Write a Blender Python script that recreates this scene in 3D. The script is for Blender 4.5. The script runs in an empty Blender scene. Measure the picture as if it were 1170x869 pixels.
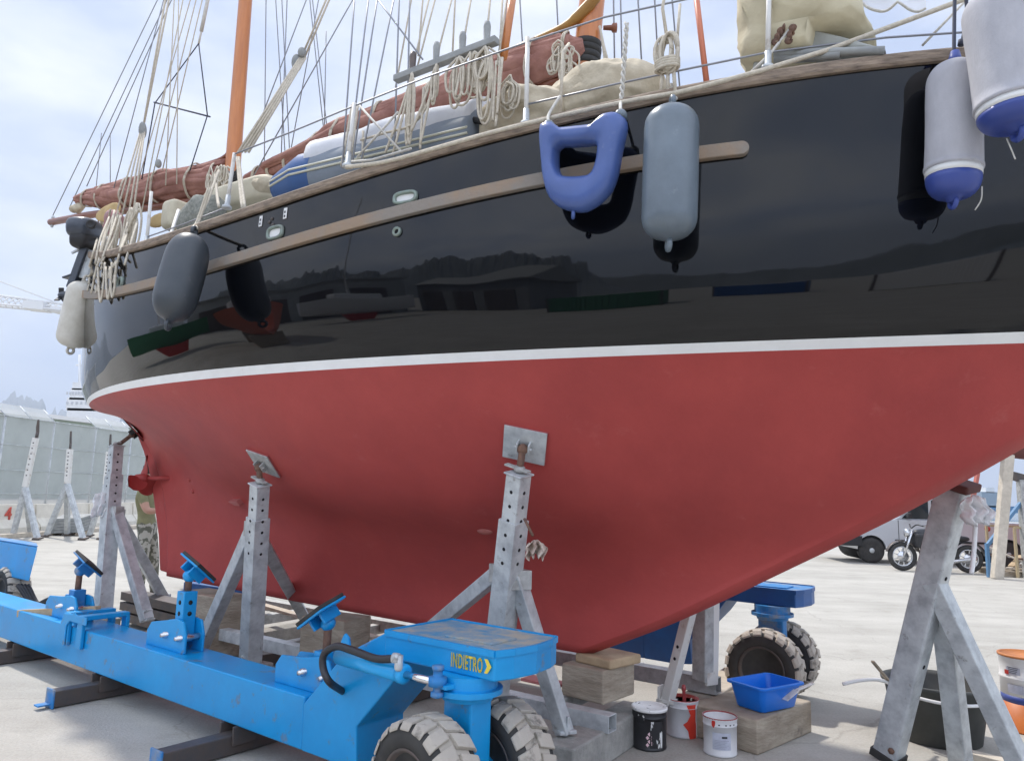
import bpy, bmesh, math, random
import numpy as np
from mathutils import Vector, Matrix, noise
from mathutils.bvhtree import BVHTree
random.seed(7)
R = math.radians
scn = bpy.context.scene
C = scn.collection

# ------------------------------------------------------------------ camera
FPX, CX, CY, EYE = 845.0, 585.0, 434.5, 1.6
PIT, ROL = R(8.6), R(1.6)
FW = Vector((0, math.cos(PIT), math.sin(PIT)))
_u = Vector((0, -math.sin(PIT), math.cos(PIT))); _r = Vector((1, 0, 0))
RT = _r*math.cos(ROL) + _u*math.sin(ROL)
UP = -_r*math.sin(ROL) + _u*math.cos(ROL)
CAM = Vector((0, 0, EYE))
cd = bpy.data.cameras.new('camera'); cam = bpy.data.objects.new('camera', cd); C.objects.link(cam)
cd.sensor_width = 36; cd.sensor_fit = 'HORIZONTAL'; cd.lens = FPX/1170*36
cd.clip_start = .05; cd.clip_end = 60000
m = Matrix((RT, UP, -FW)).transposed().to_4x4(); m.translation = CAM
cam.matrix_world = m
scn.camera = cam

def ray(x, y): return FW + RT*((x-CX)/FPX) - UP*((y-CY)/FPX)
def gz(x, y, z=0.0):                       # survey helpers: where a sight line meets a level ...
    r = ray(x, y); return CAM + r*((z-EYE)/r.z)
def gd(x, y, D):                           # ... or a distance
    r = ray(x, y); return CAM + r*(D/r.y)
def V(*a): return Vector(a)
Z = V(0, 0, 1)

# ------------------------------------------------------------------ boat frame
AB = R(32.5)
BA = V(math.cos(AB), -math.sin(AB), 0); BN = V(-math.sin(AB), -math.cos(AB), 0)
SC = 0.9
_o = gz(673, 744, .45)
BO = CAM + (_o-CAM)*SC
def bp(s, b, z):                           # drawing units of the hull lines -> world
    p = BO + BA*(s*SC) + BN*(b*SC); p.z = EYE + (z-EYE)*SC; return p
def off(x, y, b):                          # sight line meets the buttock plane b
    r = ray(x, y); k = ((BO-CAM).dot(BN)+b*SC)/r.dot(BN); return CAM + r*k
def offs(x, y, b):
    p = off(x, y, b); d = p-BO
    return d.dot(BA)/SC, EYE+(p.z-EYE)/SC

# ------------------------------------------------------------------ materials
def mat(name, col, rough=.6, metal=0.0, var=0.0, vscale=4.0, col2=None, bump=0.0, bscale=40.0, stretch=None, spec=None, coat=0, detail=6, thr=(.35,.7), alpha=1.0, trans=0.0, rvar=0.0, bdetail=4, dirt=None):
    mt = bpy.data.materials.new(name); mt.use_nodes = True
    nt = mt.node_tree; b = nt.nodes['Principled BSDF']
    b.inputs['Base Color'].default_value = (*col, 1); b.inputs['Roughness'].default_value = rough
    b.inputs['Metallic'].default_value = metal
    if spec is not None: b.inputs['Specular IOR Level'].default_value = spec
    if coat: b.inputs['Coat Weight'].default_value = coat; b.inputs['Coat Roughness'].default_value = .05
    if alpha < 1: b.inputs['Alpha'].default_value = alpha
    if trans: b.inputs['Transmission Weight'].default_value = trans
    tc = nt.nodes.new('ShaderNodeTexCoord'); src = tc.outputs['Object']
    if stretch:
        mp = nt.nodes.new('ShaderNodeMapping'); mp.inputs['Scale'].default_value = stretch
        nt.links.new(src, mp.inputs['Vector']); src = mp.outputs['Vector']
    if var or col2:
        n = nt.nodes.new('ShaderNodeTexNoise'); n.inputs['Scale'].default_value = vscale; n.inputs['Detail'].default_value = detail
        n.inputs['Roughness'].default_value = .65
        nt.links.new(src, n.inputs['Vector'])
        r = nt.nodes.new('ShaderNodeValToRGB')
        c2 = col2 or tuple(c*(1-var) for c in col); c1 = col if col2 else tuple(min(1, c*(1+var)) for c in col)
        r.color_ramp.elements[0].position = thr[0]; r.color_ramp.elements[1].position = thr[1]
        r.color_ramp.elements[0].color = (*c2, 1); r.color_ramp.elements[1].color = (*c1, 1)
        nt.links.new(n.outputs['Fac'], r.inputs['Fac']); nt.links.new(r.outputs['Color'], b.inputs['Base Color'])
        if rvar:
            mr = nt.nodes.new('ShaderNodeMapRange'); mr.inputs['To Min'].default_value = rough-rvar; mr.inputs['To Max'].default_value = rough+rvar
            nt.links.new(n.outputs['Fac'], mr.inputs['Value']); nt.links.new(mr.outputs['Result'], b.inputs['Roughness'])
    if dirt:                                     # worn or soiled patches with a shape of their own: (colour, scale, from, to, strength)
        dc_, ds_, d0_, d1_, da_ = dirt
        n = nt.nodes.new('ShaderNodeTexNoise'); n.inputs['Scale'].default_value = ds_; n.inputs['Detail'].default_value = 10; n.inputs['Roughness'].default_value = .7
        nt.links.new(tc.outputs['Object'], n.inputs['Vector'])
        mr = nt.nodes.new('ShaderNodeMapRange'); mr.inputs['From Min'].default_value = d0_; mr.inputs['From Max'].default_value = d1_; mr.inputs['To Max'].default_value = da_
        nt.links.new(n.outputs['Fac'], mr.inputs['Value'])
        x = nt.nodes.new('ShaderNodeMix'); x.data_type = 'RGBA'; x.inputs['B'].default_value = (*dc_, 1)
        prev = b.inputs['Base Color'].links[0].from_socket if b.inputs['Base Color'].is_linked else None
        if prev: nt.links.new(prev, x.inputs['A'])
        else: x.inputs['A'].default_value = (*col, 1)
        nt.links.new(mr.outputs['Result'], x.inputs['Factor']); nt.links.new(x.outputs['Result'], b.inputs['Base Color'])
    if bump:
        n2 = nt.nodes.new('ShaderNodeTexNoise'); n2.inputs['Scale'].default_value = bscale; n2.inputs['Detail'].default_value = bdetail
        nt.links.new(src, n2.inputs['Vector'])
        bm_ = nt.nodes.new('ShaderNodeBump'); bm_.inputs['Strength'].default_value = 1.0; bm_.inputs['Distance'].default_value = bump
        nt.links.new(n2.outputs['Fac'], bm_.inputs['Height']); nt.links.new(bm_.outputs['Normal'], b.inputs['Normal'])
    return mt
M = {}
M['black'] = mat('black_topside_paint', (.0025, .003, .0045), .03, bump=.015, bscale=1.15, spec=.42, bdetail=1.0, col2=(.004, .0045, .006), vscale=3)
M['white_line'] = mat('white_boot_top', (.88, .89, .89), .4, var=.04, vscale=6, dirt=((.45, .25, .22), 9, .66, .74, .4))
M['red'] = mat('red_antifouling', (.45, .073, .065), .55, col2=(.365, .058, .054), vscale=2.0, thr=(.32, .72), detail=12, dirt=((.54, .17, .15), 5.5, .60, .78, .35), bump=.0015, bscale=26, spec=.3)
M['teak'] = mat('weathered_teak', (.33, .255, .19), .8, col2=(.12, .09, .07), vscale=9, stretch=(1, 1, 5), bump=.004, bscale=30, thr=(.3, .65))
M['teak2'] = mat('oiled_teak', (.30, .22, .155), .8, col2=(.25, .22, .19), vscale=2.0, bump=.004, bscale=40, thr=(.42, .56))
M['spar'] = mat('varnished_spar', (.60, .21, .05), .3, col2=(.47, .15, .035), vscale=3, stretch=(6, 6, .6), coat=.4)
M['spar_dark'] = mat('dark_varnished_spar', (.26, .085, .04), .4, col2=(.17, .055, .03), vscale=3, coat=.2)
M['sail'] = mat('tan_sailcloth', (.41, .21, .165), .9, col2=(.27, .125, .10), vscale=6, bump=.012, bscale=14)
M['canvas'] = mat('beige_canvas', (.60, .53, .40), .85, col2=(.44, .38, .28), vscale=7, bump=.02, bscale=9)
M['canvas_yellow'] = mat('yellowed_canvas', (.66, .60, .43), .75, col2=(.55, .49, .34), vscale=4, bump=.01, bscale=8)
M['rope'] = mat('weathered_rope', (.66, .60, .49), .9, col2=(.48, .43, .35), vscale=40, bump=.003, bscale=160)
M['rope_white'] = mat('pale_rope', (.68, .66, .60), .9, col2=(.5, .48, .44), vscale=40)
M['rope_dark'] = mat('dark_rope', (.05, .055, .08), .8)
M['wire'] = mat('rigging_wire', (.27, .28, .31), .45, metal=.5)
M['galv'] = mat('galvanised_steel', (.58, .61, .62), .45, metal=.25, col2=(.36, .38, .40), vscale=9, thr=(.32, .6), dirt=((.20, .19, .18), 13, .61, .68, .7), bump=.001, bscale=60, rvar=.12)
M['galv_old'] = mat('stained_galvanised_steel', (.54, .55, .54), .6, metal=.15, col2=(.30, .30, .29), vscale=11, bump=.0015, bscale=50)
M['white_steel'] = mat('white_painted_steel', (.66, .65, .62), .6, col2=(.40, .34, .28), vscale=9, thr=(.28, .45))
M['rust'] = mat('rusty_steel', (.20, .11, .07), .85, col2=(.10, .06, .05), vscale=20, bump=.002, bscale=90)
M['steel'] = mat('stainless_steel', (.62, .63, .65), .25, metal=.9)
M['chrome'] = mat('polished_rod', (.75, .76, .78), .12, metal=1)
M['darksteel'] = mat('dark_mill_steel', (.085, .085, .09), .5, metal=.4, col2=(.13, .10, .085), vscale=8, rvar=.15)
M['blue'] = mat('blue_machine_paint', (.003, .32, .70), .36, col2=(.005, .25, .58), vscale=2.2, bump=.0006, bscale=30, rvar=.1, dirt=((.17, .15, .13), 8, .585, .66, .6))
M['blue_bright'] = mat('fresh_blue_paint', (.02, .38, .80), .28)
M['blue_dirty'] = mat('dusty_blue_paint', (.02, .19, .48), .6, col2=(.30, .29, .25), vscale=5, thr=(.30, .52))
M['blue_worn'] = mat('worn_blue_deck_plate', (.36, .35, .30), .7, col2=(.06, .24, .42), vscale=6, thr=(.36, .60))
M['blue_dark'] = mat('deep_and_shaded_blue_paint', (.01, .10, .33), .45, col2=(.015, .075, .24), vscale=6)  # also stands for shade on the trailer's far side
M['yellow'] = mat('yellow_stencil', (.80, .62, .06), .6)
M['rubber'] = mat('black_rubber', (.022, .022, .023), .75, col2=(.05, .048, .045), vscale=9)
M['tread'] = mat('dusty_tread_rubber', (.43, .39, .335), .95, col2=(.10, .095, .085), vscale=9, bump=.008, bscale=30, thr=(.27, .43))
M['hose'] = mat('hydraulic_hose', (.025, .025, .03), .5)
M['timber'] = mat('weathered_timber', (.44, .38, .30), .9, col2=(.25, .205, .155), vscale=2.6, stretch=(1.2, 1.2, 4.5), bump=.008, bscale=14, dirt=((.12, .10, .085), 5, .60, .72, .7))
M['timber_grey'] = mat('grey_concrete_sleeper', (.40, .39, .36), .95, col2=(.24, .24, .225), vscale=7, bump=.006, bscale=40)
M['timber_new'] = mat('pale_sawn_timber', (.50, .38, .24), .85, col2=(.36, .26, .16), vscale=6, bump=.003)
M['timber_pale'] = mat('bleached_timber', (.62, .56, .47), .9, col2=(.45, .40, .33), vscale=6)
M['fender_white'] = mat('dirty_white_vinyl', (.66, .64, .58), .45, col2=(.50, .47, .40), vscale=5)
M['fender_dark'] = mat('charcoal_vinyl', (.040, .050, .062), .40, col2=(.060, .068, .078), vscale=5, dirt=((.20, .20, .20), 14, .60, .75, .4))
M['fender_grey'] = mat('grey_blue_vinyl', (.165, .205, .245), .30, col2=(.12, .15, .18), vscale=4, dirt=((.33, .35, .36), 12, .60, .78, .5))
M['fender_blue'] = mat('blue_vinyl', (.075, .13, .36), .33, col2=(.06, .105, .29), vscale=5, dirt=((.22, .25, .36), 14, .62, .78, .5))
M['navy'] = mat('navy_vinyl', (.045, .075, .30), .4)
M['fleece'] = mat('pale_fleece_cover', (.49, .49, .525), .95, col2=(.39, .39, .425), vscale=7, dirt=((.34, .34, .35), 9, .60, .76, .5), bump=.0012, bscale=160, stretch=(1, 1, .5))
M['white_plastic'] = mat('white_plastic', (.75, .75, .74), .4)
M['white_cloth'] = mat('white_rag', (.86, .86, .86), .9, col2=(.74, .74, .75), vscale=12, bump=.01, bscale=25)
M['dirty_cloth'] = mat('paint_stained_rag', (.66, .60, .52), .95, col2=(.36, .26, .22), vscale=16, bump=.01, bscale=25)
M['bronze'] = mat('weathered_bronze', (.27, .35, .31), .5, metal=.4, col2=(.20, .22, .19), vscale=20)
M['void'] = mat('dark_opening', (.01, .01, .012), .8)
M['dinghy_blue'] = mat('blue_dinghy_fabric', (.035, .10, .27), .55, col2=(.03, .085, .23), vscale=4)
M['dinghy_grey'] = mat('grey_dinghy_fabric', (.21, .245, .29), .6, col2=(.17, .20, .24), vscale=4)
M['dinghy_white'] = mat('white_dinghy_cover', (.66, .67, .70), .7, col2=(.56, .57, .60), vscale=4)
M['outboard'] = mat('charcoal_outboard_cowl', (.055, .065, .085), .3)
M['blackplastic'] = mat('black_plastic', (.018, .018, .02), .5)
M['greyboard'] = mat('grey_weathered_board', (.36, .37, .36), .8, col2=(.24, .25, .25), vscale=6)
M['skin'] = mat('skin', (.50, .28, .20), .55)
M['khaki'] = mat('khaki_shirt', (.26, .25, .13), .9, col2=(.20, .19, .10), vscale=6)
M['camo'] = mat('camouflage_cloth', (.42, .40, .34), .9, col2=(.13, .13, .10), vscale=11, thr=(.46, .52), detail=2)
M['hair'] = mat('dark_hair', (.03, .022, .018), .8)
M['silver'] = mat('silver_car_paint', (.52, .54, .57), .3, metal=.1, coat=.6)
M['glass'] = mat('dark_car_glass', (.02, .024, .028), .06)
M['amber'] = mat('amber_lamp', (.7, .2, .04), .3)
M['redlamp'] = mat('red_lamp', (.5, .03, .02), .3)
M['moto'] = mat('black_motorcycle_paint', (.025, .027, .032), .3)
M['barrier'] = mat('cream_concrete', (.78, .74, .64), .9, col2=(.62, .58, .50), vscale=2.5)
M['redpaint'] = mat('red_spray_paint', (.55, .10, .07), .8)
M['scarlet'] = mat('bright_red_paint', (.62, .045, .025), .5)
M['bluetub'] = mat('bright_blue_plastic', (.004, .17, .70), .35)
M['label'] = mat('pale_label', (.45, .47, .55), .6, var=.1, vscale=30)
M['ink'] = mat('dark_print', (.03, .03, .035), .6)
M['orange'] = mat('orange_tin', (.62, .17, .03), .5, col2=(.52, .14, .03), vscale=6)
M['bandblue'] = mat('blue_band', (.04, .07, .28), .5)
M['lace'] = mat('white_lace', (.80, .80, .83), .8, alpha=.62)
M['shipwhite'] = mat('ship_white', (.70, .71, .72), .6)
M['shipblue'] = mat('harbour_crane_blue', (.10, .22, .38), .6)
M['paperred'] = mat('faded_red_paper', (.50, .17, .16), .8)
M['screen'] = mat('grey_mesh_screen', (.50, .52, .52), .9, col2=(.42, .44, .44), vscale=1.2, alpha=.66)
M['shed'] = mat('grey_cladding', (.20, .21, .22), .7, var=.15, vscale=.6)
M['green_hull'] = mat('orange_red_hull_paint', (.42, .085, .035), .5)

def sheet_material():
    mt = bpy.data.materials.new('yard_concrete'); mt.use_nodes = True; nt = mt.node_tree; b = nt.nodes['Principled BSDF']
    b.inputs['Roughness'].default_value = .9
    tc = nt.nodes.new('ShaderNodeTexCoord')
    def nz(scale, det, stretch=None, rough=.6):
        n = nt.nodes.new('ShaderNodeTexNoise'); n.inputs['Scale'].default_value = scale; n.inputs['Detail'].default_value = det; n.inputs['Roughness'].default_value = rough
        if stretch:
            mp = nt.nodes.new('ShaderNodeMapping'); mp.inputs['Scale'].default_value = stretch; mp.inputs['Rotation'].default_value = (0, 0, R(4))
            nt.links.new(tc.outputs['Object'], mp.inputs['Vector']); nt.links.new(mp.outputs['Vector'], n.inputs['Vector'])
        else: nt.links.new(tc.outputs['Object'], n.inputs['Vector'])
        return n.outputs['Fac']
    def ramp(f, a, c, p0, p1):
        r = nt.nodes.new('ShaderNodeValToRGB'); r.color_ramp.elements[0].position = p0; r.color_ramp.elements[1].position = p1
        r.color_ramp.elements[0].color = (*a, 1); r.color_ramp.elements[1].color = (*c, 1); nt.links.new(f, r.inputs['Fac']); return r.outputs['Color']
    def mul(a, c, fac=1):
        x = nt.nodes.new('ShaderNodeMix'); x.data_type = 'RGBA'; x.blend_type = 'MULTIPLY'; x.inputs['Factor'].default_value = fac
        nt.links.new(a, x.inputs['A']); nt.links.new(c, x.inputs['B']); return x.outputs['Result']
    base = ramp(nz(.7, 8), (.37, .358, .33), (.465, .45, .42), .3, .7)
    streak = ramp(nz(.9, 7, (.55, 2.0, 1)), (.84, .83, .81), (1.05, 1.045, 1.03), .30, .66)
    fine = ramp(nz(55, 6), (.80, .80, .79), (1.08, 1.08, 1.07), .3, .7)
    blot = ramp(nz(2.7, 7), (.82, .81, .79), (1, 1, 1), .30, .46)
    c = mul(mul(mul(base, streak), fine, .8), blot, .7)
    # hairline cracks and dark stains
    wob = nt.nodes.new('ShaderNodeTexNoise'); wob.inputs['Scale'].default_value = 1.1; wob.inputs['Detail'].default_value = 6; nt.links.new(tc.outputs['Object'], wob.inputs['Vector'])
    va_ = nt.nodes.new('ShaderNodeVectorMath'); va_.operation = 'MULTIPLY_ADD'; va_.inputs[1].default_value = (.9, .9, 0); nt.links.new(wob.outputs['Color'], va_.inputs[0]); nt.links.new(tc.outputs['Object'], va_.inputs[2])
    vo = nt.nodes.new('ShaderNodeTexVoronoi'); vo.feature = 'DISTANCE_TO_EDGE'; vo.inputs['Scale'].default_value = .42; nt.links.new(va_.outputs['Vector'], vo.inputs['Vector'])
    c = mul(c, ramp(vo.outputs['Distance'], (.55, .54, .52), (1, 1, 1), .0, .004), .40)
    c = mul(c, ramp(nz(1.6, 9, None, .72), (.55, .53, .50), (1, 1, 1), .27, .36), .6)
    nt.links.new(c, b.inputs['Base Color'])
    bm_ = nt.nodes.new('ShaderNodeBump'); bm_.inputs['Distance'].default_value = .004; nt.links.new(nz(60, 6), bm_.inputs['Height']); nt.links.new(bm_.outputs['Normal'], b.inputs['Normal'])
    return mt
M['ground'] = sheet_material()

# ------------------------------------------------------------------ mesh builder
def frame_of(d, up=None):
    d = d.normalized(); u = up or Z
    if abs(d.dot(u.normalized())) > .98: u = V(1, 0, 0) if abs(d.x) < .9 else V(0, 1, 0)
    x = d.cross(u).normalized(); return x, x.cross(d).normalized(), d      # side, up, along
class MB:
    def __init__(s): s.v = []; s.f = []; s.mi = []; s.sm = []
    def add(s, vs, fs, mi=0, smooth=False):
        n = len(s.v); s.v += [Vector(p) for p in vs]; s.f += [tuple(i+n for i in f) for f in fs]; s.mi += [mi]*len(fs); s.sm += [smooth]*len(fs); return s
    def box(s, c, ax, size, mi=0):
        x, y, z = [Vector(a).normalized()*(d/2) for a, d in zip(ax, size)]; c = Vector(c)
        vs = [c+x*i+y*j+z*k for i in (-1, 1) for j in (-1, 1) for k in (-1, 1)]
        return s.add(vs, [(0, 1, 3, 2), (4, 6, 7, 5), (0, 4, 5, 1), (2, 3, 7, 6), (0, 2, 6, 4), (1, 5, 7, 3)], mi)
    def bar(s, p, q, w, h, up=None, mi=0):
        p, q = Vector(p), Vector(q); x, y, d = frame_of(q-p, up); return s.box((p+q)/2, (x, y, d), (w, h, (q-p).length), mi)
    def tubebar(s, p, q, w, t=.006, up=None, mi=0, h=None):       # open square tube
        p, q = Vector(p), Vector(q); x, y, d = frame_of(q-p, up); h = h or w
        vs = []
        for e in (p, q):
            for ww, hh in ((w/2, h/2), (w/2-t, h/2-t)):
                vs += [e+x*ww*i+y*hh*j for i, j in ((-1, -1), (1, -1), (1, 1), (-1, 1))]
        fs = []
        for i in range(4):
            j = (i+1) % 4
            fs += [(i, j, 8+j, 8+i), (4+j, 4+i, 12+i, 12+j), (j, i, 4+i, 4+j), (8+i, 8+j, 12+j, 12+i)]
        return s.add(vs, fs, mi)
    def tube(s, path, r, n=6, mi=0, cap=True):
        path = [Vector(p) for p in path]; N = len(path); rs = r if isinstance(r, (list, tuple)) else [r]*N
        vs = []; fs = []; px = None
        for i, p in enumerate(path):
            d = (path[min(i+1, N-1)]-path[max(i-1, 0)])
            if d.length < 1e-9: d = Z
            d = d.normalized()
            if px is None: x, y, _ = frame_of(d)
            else:
                x = (px-d*px.dot(d))
                x = x.normalized() if x.length > 1e-6 else frame_of(d)[0]
                y = x.cross(d)
            px = x
            vs += [p+(x*math.cos(2*math.pi*k/n)+y*math.sin(2*math.pi*k/n))*rs[i] for k in range(n)]
        for i in range(N-1):
            for k in range(n):
                a = i*n+k; b = i*n+(k+1) % n; fs.append((a, b, b+n, a+n))
        if cap: fs += [tuple(range(n-1, -1, -1)), tuple((N-1)*n+k for k in range(n))]
        return s.add(vs, fs, mi, True)
    def lathe(s, o, axis, prof, n=24, mi=0, sx=None, sq=1.0, cap=True):     # prof: (along, radius)
        o = Vector(o); x, y, d = frame_of(Vector(axis), sx)
        vs = []; fs = []
        for t, r in prof: vs += [o+d*t+(x*math.cos(2*math.pi*k/n)+y*math.sin(2*math.pi*k/n)*sq)*r for k in range(n)]
        for i in range(len(prof)-1):
            for k in range(n):
                a = i*n+k; b = i*n+(k+1) % n; fs.append((a, b, b+n, a+n))
        if cap and prof[0][1] > 1e-4: fs.append(tuple(range(n-1, -1, -1)))
        if cap and prof[-1][1] > 1e-4: fs.append(tuple((len(prof)-1)*n+k for k in range(n)))
        return s.add(vs, fs, mi, True)
    def prism(s, pts, d, mi=0):                                    # planar polygon pushed along d
        n = len(pts); d = Vector(d); vs = [Vector(p) for p in pts]+[Vector(p)+d for p in pts]
        fs = [tuple(range(n)), tuple(range(2*n-1, n-1, -1))]+[(i, (i+1) % n, (i+1) % n+n, i+n) for i in range(n)]
        return s.add(vs, fs, mi)
    def grid(s, rows, mi=0, smooth=True, closed=False):
        m_, n = len(rows), len(rows[0]); vs = [p for r in rows for p in r]; fs = []
        for i in range(m_-1):
            for k in range(n if closed else n-1):
                a = i*n+k; b = i*n+(k+1) % n; fs.append((a, b, b+n, a+n))
        return s.add(vs, fs, mi, smooth)
    def ellipsoid(s, c, ax, rad, n=20, m_=12, disp=0, freq=3, seed=0, power=1.0, mi=0):
        c = Vector(c); ax = [Vector(a).normalized() for a in ax]; rows = []
        def pw(t): return math.copysign(abs(t)**power, t)
        for i in range(m_+1):
            th = math.pi*i/m_; row = []
            for k in range(n):
                ph = 2*math.pi*k/n
                l = V(pw(math.sin(th))*pw(math.cos(ph))*rad[0], pw(math.sin(th))*pw(math.sin(ph))*rad[1], -pw(math.cos(th))*rad[2])
                p = c+ax[0]*l.x+ax[1]*l.y+ax[2]*l.z
                if disp: p = p+(p-c).normalized()*disp*noise.noise(p*freq+V(seed*7.1, seed*3.3, 0))
                row.append(p)
            rows.append(row)
        return s.grid(rows, mi, True, True)
    def build(s, name, mats, parent=None, bevel=0, seg=2, recalc=True, sub=0, auto=None):
        me = bpy.data.meshes.new(name); me.from_pydata(s.v, [], s.f); me.update()
        mats = mats if isinstance(mats, (list, tuple)) else [mats]
        for t in mats: me.materials.append(M[t] if isinstance(t, str) else t)
        me.polygons.foreach_set('material_index', s.mi); me.polygons.foreach_set('use_smooth', s.sm)
        if recalc:
            bm = bmesh.new(); bm.from_mesh(me); bmesh.ops.recalc_face_normals(bm, faces=bm.faces); bm.to_mesh(me); bm.free()
        o = bpy.data.objects.new(name, me); C.objects.link(o)
        if auto:
            for e in me.edges: pass
            me.set_sharp_from_angle(angle=R(auto))
        if bevel:
            bv = o.modifiers.new('edge', 'BEVEL'); bv.width = bevel; bv.segments = seg; bv.limit_method = 'ANGLE'; bv.angle_limit = R(40)
        if sub:
            sb = o.modifiers.new('smooth', 'SUBSURF'); sb.levels = sub; sb.render_levels = sub
        if parent is not None:
            o.parent = parent; o.matrix_parent_inverse = parent_inverse(parent)
        return o
def parent_inverse(p):
    if p.type == 'EMPTY': return Matrix.Translation(-p.location)
    if p.parent is not None: return Matrix.Identity(4)
    return Matrix.Translation(-p.location)
def thing(name, label, cat, loc, group=None):
    o = bpy.data.objects.new(name, None); C.objects.link(o); o.location = loc; o.empty_display_size = .1
    return tag(o, label, cat, group)
def tag(o, label, cat, group=None):
    o['label'] = label; o['category'] = cat
    if group: o['group'] = group
    return o
def struct(o, kind='structure'): o['kind'] = kind; return o
def spline(pts, n=8):
    pts = [Vector(p) for p in pts]; out = []
    P = [pts[0]*2-pts[1]]+pts+[pts[-1]*2-pts[-2]]
    for i in range(1, len(P)-2):
        a, b, c, d = P[i-1:i+3]
        for k in range(n):
            t = k/n; out.append(.5*((2*b)+(c-a)*t+(2*a-5*b+4*c-d)*t*t+(3*b-a-3*c+d)*t**3))
    return out+[pts[-1]]
def sag(p, q, d, n=10):
    p, q = Vector(p), Vector(q); return [p.lerp(q, i/n)-Z*(4*d*(i/n)*(1-i/n)) for i in range(n+1)]
def text_mesh(txt, o, xdir, up, h, depth, name, mt, parent, bold=.0, squash=1.0):
    cu = bpy.data.curves.new(name, 'FONT'); cu.body = txt; cu.size = h*1.38; cu.extrude = depth/2; cu.space_character = 1.08; cu.bevel_depth = bold; cu.bevel_resolution = 0
    t = bpy.data.objects.new(name, cu); C.objects.link(t); dg = bpy.context.evaluated_depsgraph_get(); dg.update()
    me = bpy.data.meshes.new_from_object(t.evaluated_get(dg)); bpy.data.objects.remove(t); bpy.data.curves.remove(cu)
    x = Vector(xdir).normalized(); y = Vector(up).normalized(); n = x.cross(y)
    me.transform(Matrix.Translation(Vector(o)) @ Matrix((x, y, n)).transposed().to_4x4() @ Matrix.Diagonal((squash, 1, 1, 1)))
    me.materials.clear(); me.materials.append(M[mt])
    ob = bpy.data.objects.new(name, me); C.objects.link(ob)
    if parent: ob.parent = parent; ob.matrix_parent_inverse = parent_inverse(parent)
    return ob
def solo(mb, name, mats, label, cat, group=None, kind=None, **kw):          # a thing that is one mesh, origin at its base
    zs = [p.z for p in mb.v]; lo = min(zs); b = [p for p in mb.v]
    c = sum(b, V(0, 0, 0))/len(b); c.z = lo
    mb.v = [p-c for p in mb.v]
    o = mb.build(name, mats, **kw); o.location = c
    if kind: o['kind'] = kind
    if label: tag(o, label, cat, group)
    return o

# ------------------------------------------------------------------ world, sun
SUN_AZ, SUN_EL = math.atan2(-.60, .72), R(57)          # azimuth from +Y towards +X: light from the left, behind the boat
w = bpy.data.worlds.new('World'); scn.world = w; w.use_nodes = True
nt = w.node_tree; bg = nt.nodes['Background']
sk = nt.nodes.new('ShaderNodeTexSky'); sk.sky_type = 'NISHITA'; sk.sun_disc = False; sk.sun_elevation = SUN_EL; sk.sun_rotation = SUN_AZ
sk.air_density = 1.0; sk.dust_density = 1.5; sk.ozone_density = 1.5
tc = nt.nodes.new('ShaderNodeTexCoord')
mp = nt.nodes.new('ShaderNodeMapping'); mp.inputs['Scale'].default_value = (1, 1, 2.6); nt.links.new(tc.outputs['Generated'], mp.inputs['Vector'])
n1 = nt.nodes.new('ShaderNodeTexNoise'); n1.inputs['Scale'].default_value = 2.3; n1.inputs['Detail'].default_value = 9; n1.inputs['Roughness'].default_value = .58
n1.inputs['Distortion'].default_value = .35
nt.links.new(mp.outputs['Vector'], n1.inputs['Vector'])
r1 = nt.nodes.new('ShaderNodeValToRGB'); r1.color_ramp.elements[0].position = .36; r1.color_ramp.elements[1].position = .66
r1.color_ramp.elements[0].color = (.72, .72, .72, 1); r1.color_ramp.elements[1].color = (.97, .97, .97, 1)
nt.links.new(n1.outputs['Fac'], r1.inputs['Fac'])
n2 = nt.nodes.new('ShaderNodeTexNoise'); n2.inputs['Scale'].default_value = 4.5; n2.inputs['Detail'].default_value = 8
nt.links.new(mp.outputs['Vector'], n2.inputs['Vector'])
r2 = nt.nodes.new('ShaderNodeValToRGB'); r2.color_ramp.elements[0].position = .34; r2.color_ramp.elements[1].position = .66
r2.color_ramp.elements[0].color = (5.5, 6.35, 8.4, 1); r2.color_ramp.elements[1].color = (8.9, 9.2, 9.9, 1)
nt.links.new(n2.outputs['Fac'], r2.inputs['Fac'])
mx = nt.nodes.new('ShaderNodeMix'); mx.data_type = 'RGBA'
nt.links.new(r1.outputs['Color'], mx.inputs['Factor']); nt.links.new(sk.outputs['Color'], mx.inputs['A']); nt.links.new(r2.outputs['Color'], mx.inputs['B'])
sx = nt.nodes.new('ShaderNodeSeparateXYZ'); nt.links.new(tc.outputs['Generated'], sx.inputs['Vector'])
gr = nt.nodes.new('ShaderNodeMapRange'); gr.inputs['From Min'].default_value = .35; gr.inputs['From Max'].default_value = -.75; gr.inputs['To Min'].default_value = .92; gr.inputs['To Max'].default_value = 1.9; gr.interpolation_type = 'SMOOTHSTEP'
nt.links.new(sx.outputs['Y'], gr.inputs['Value'])           # sky made brighter behind the camera, added as fill for near faces
vm = nt.nodes.new('ShaderNodeVectorMath'); vm.operation = 'SCALE'; nt.links.new(mx.outputs['Result'], vm.inputs[0]); nt.links.new(gr.outputs['Result'], vm.inputs['Scale'])
nt.links.new(vm.outputs['Vector'], bg.inputs['Color']); bg.inputs['Strength'].default_value = .10
sl = bpy.data.lights.new('sun', 'SUN'); sl.energy = 3.0; sl.angle = R(2.5); sl.color = (1, .95, .88)
so = bpy.data.objects.new('sun', sl); C.objects.link(so)
sd = V(math.sin(SUN_AZ)*math.cos(SUN_EL), math.cos(SUN_AZ)*math.cos(SUN_EL), math.sin(SUN_EL))
so.rotation_euler = (-sd).to_track_quat('-Z', 'Y').to_euler()
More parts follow.
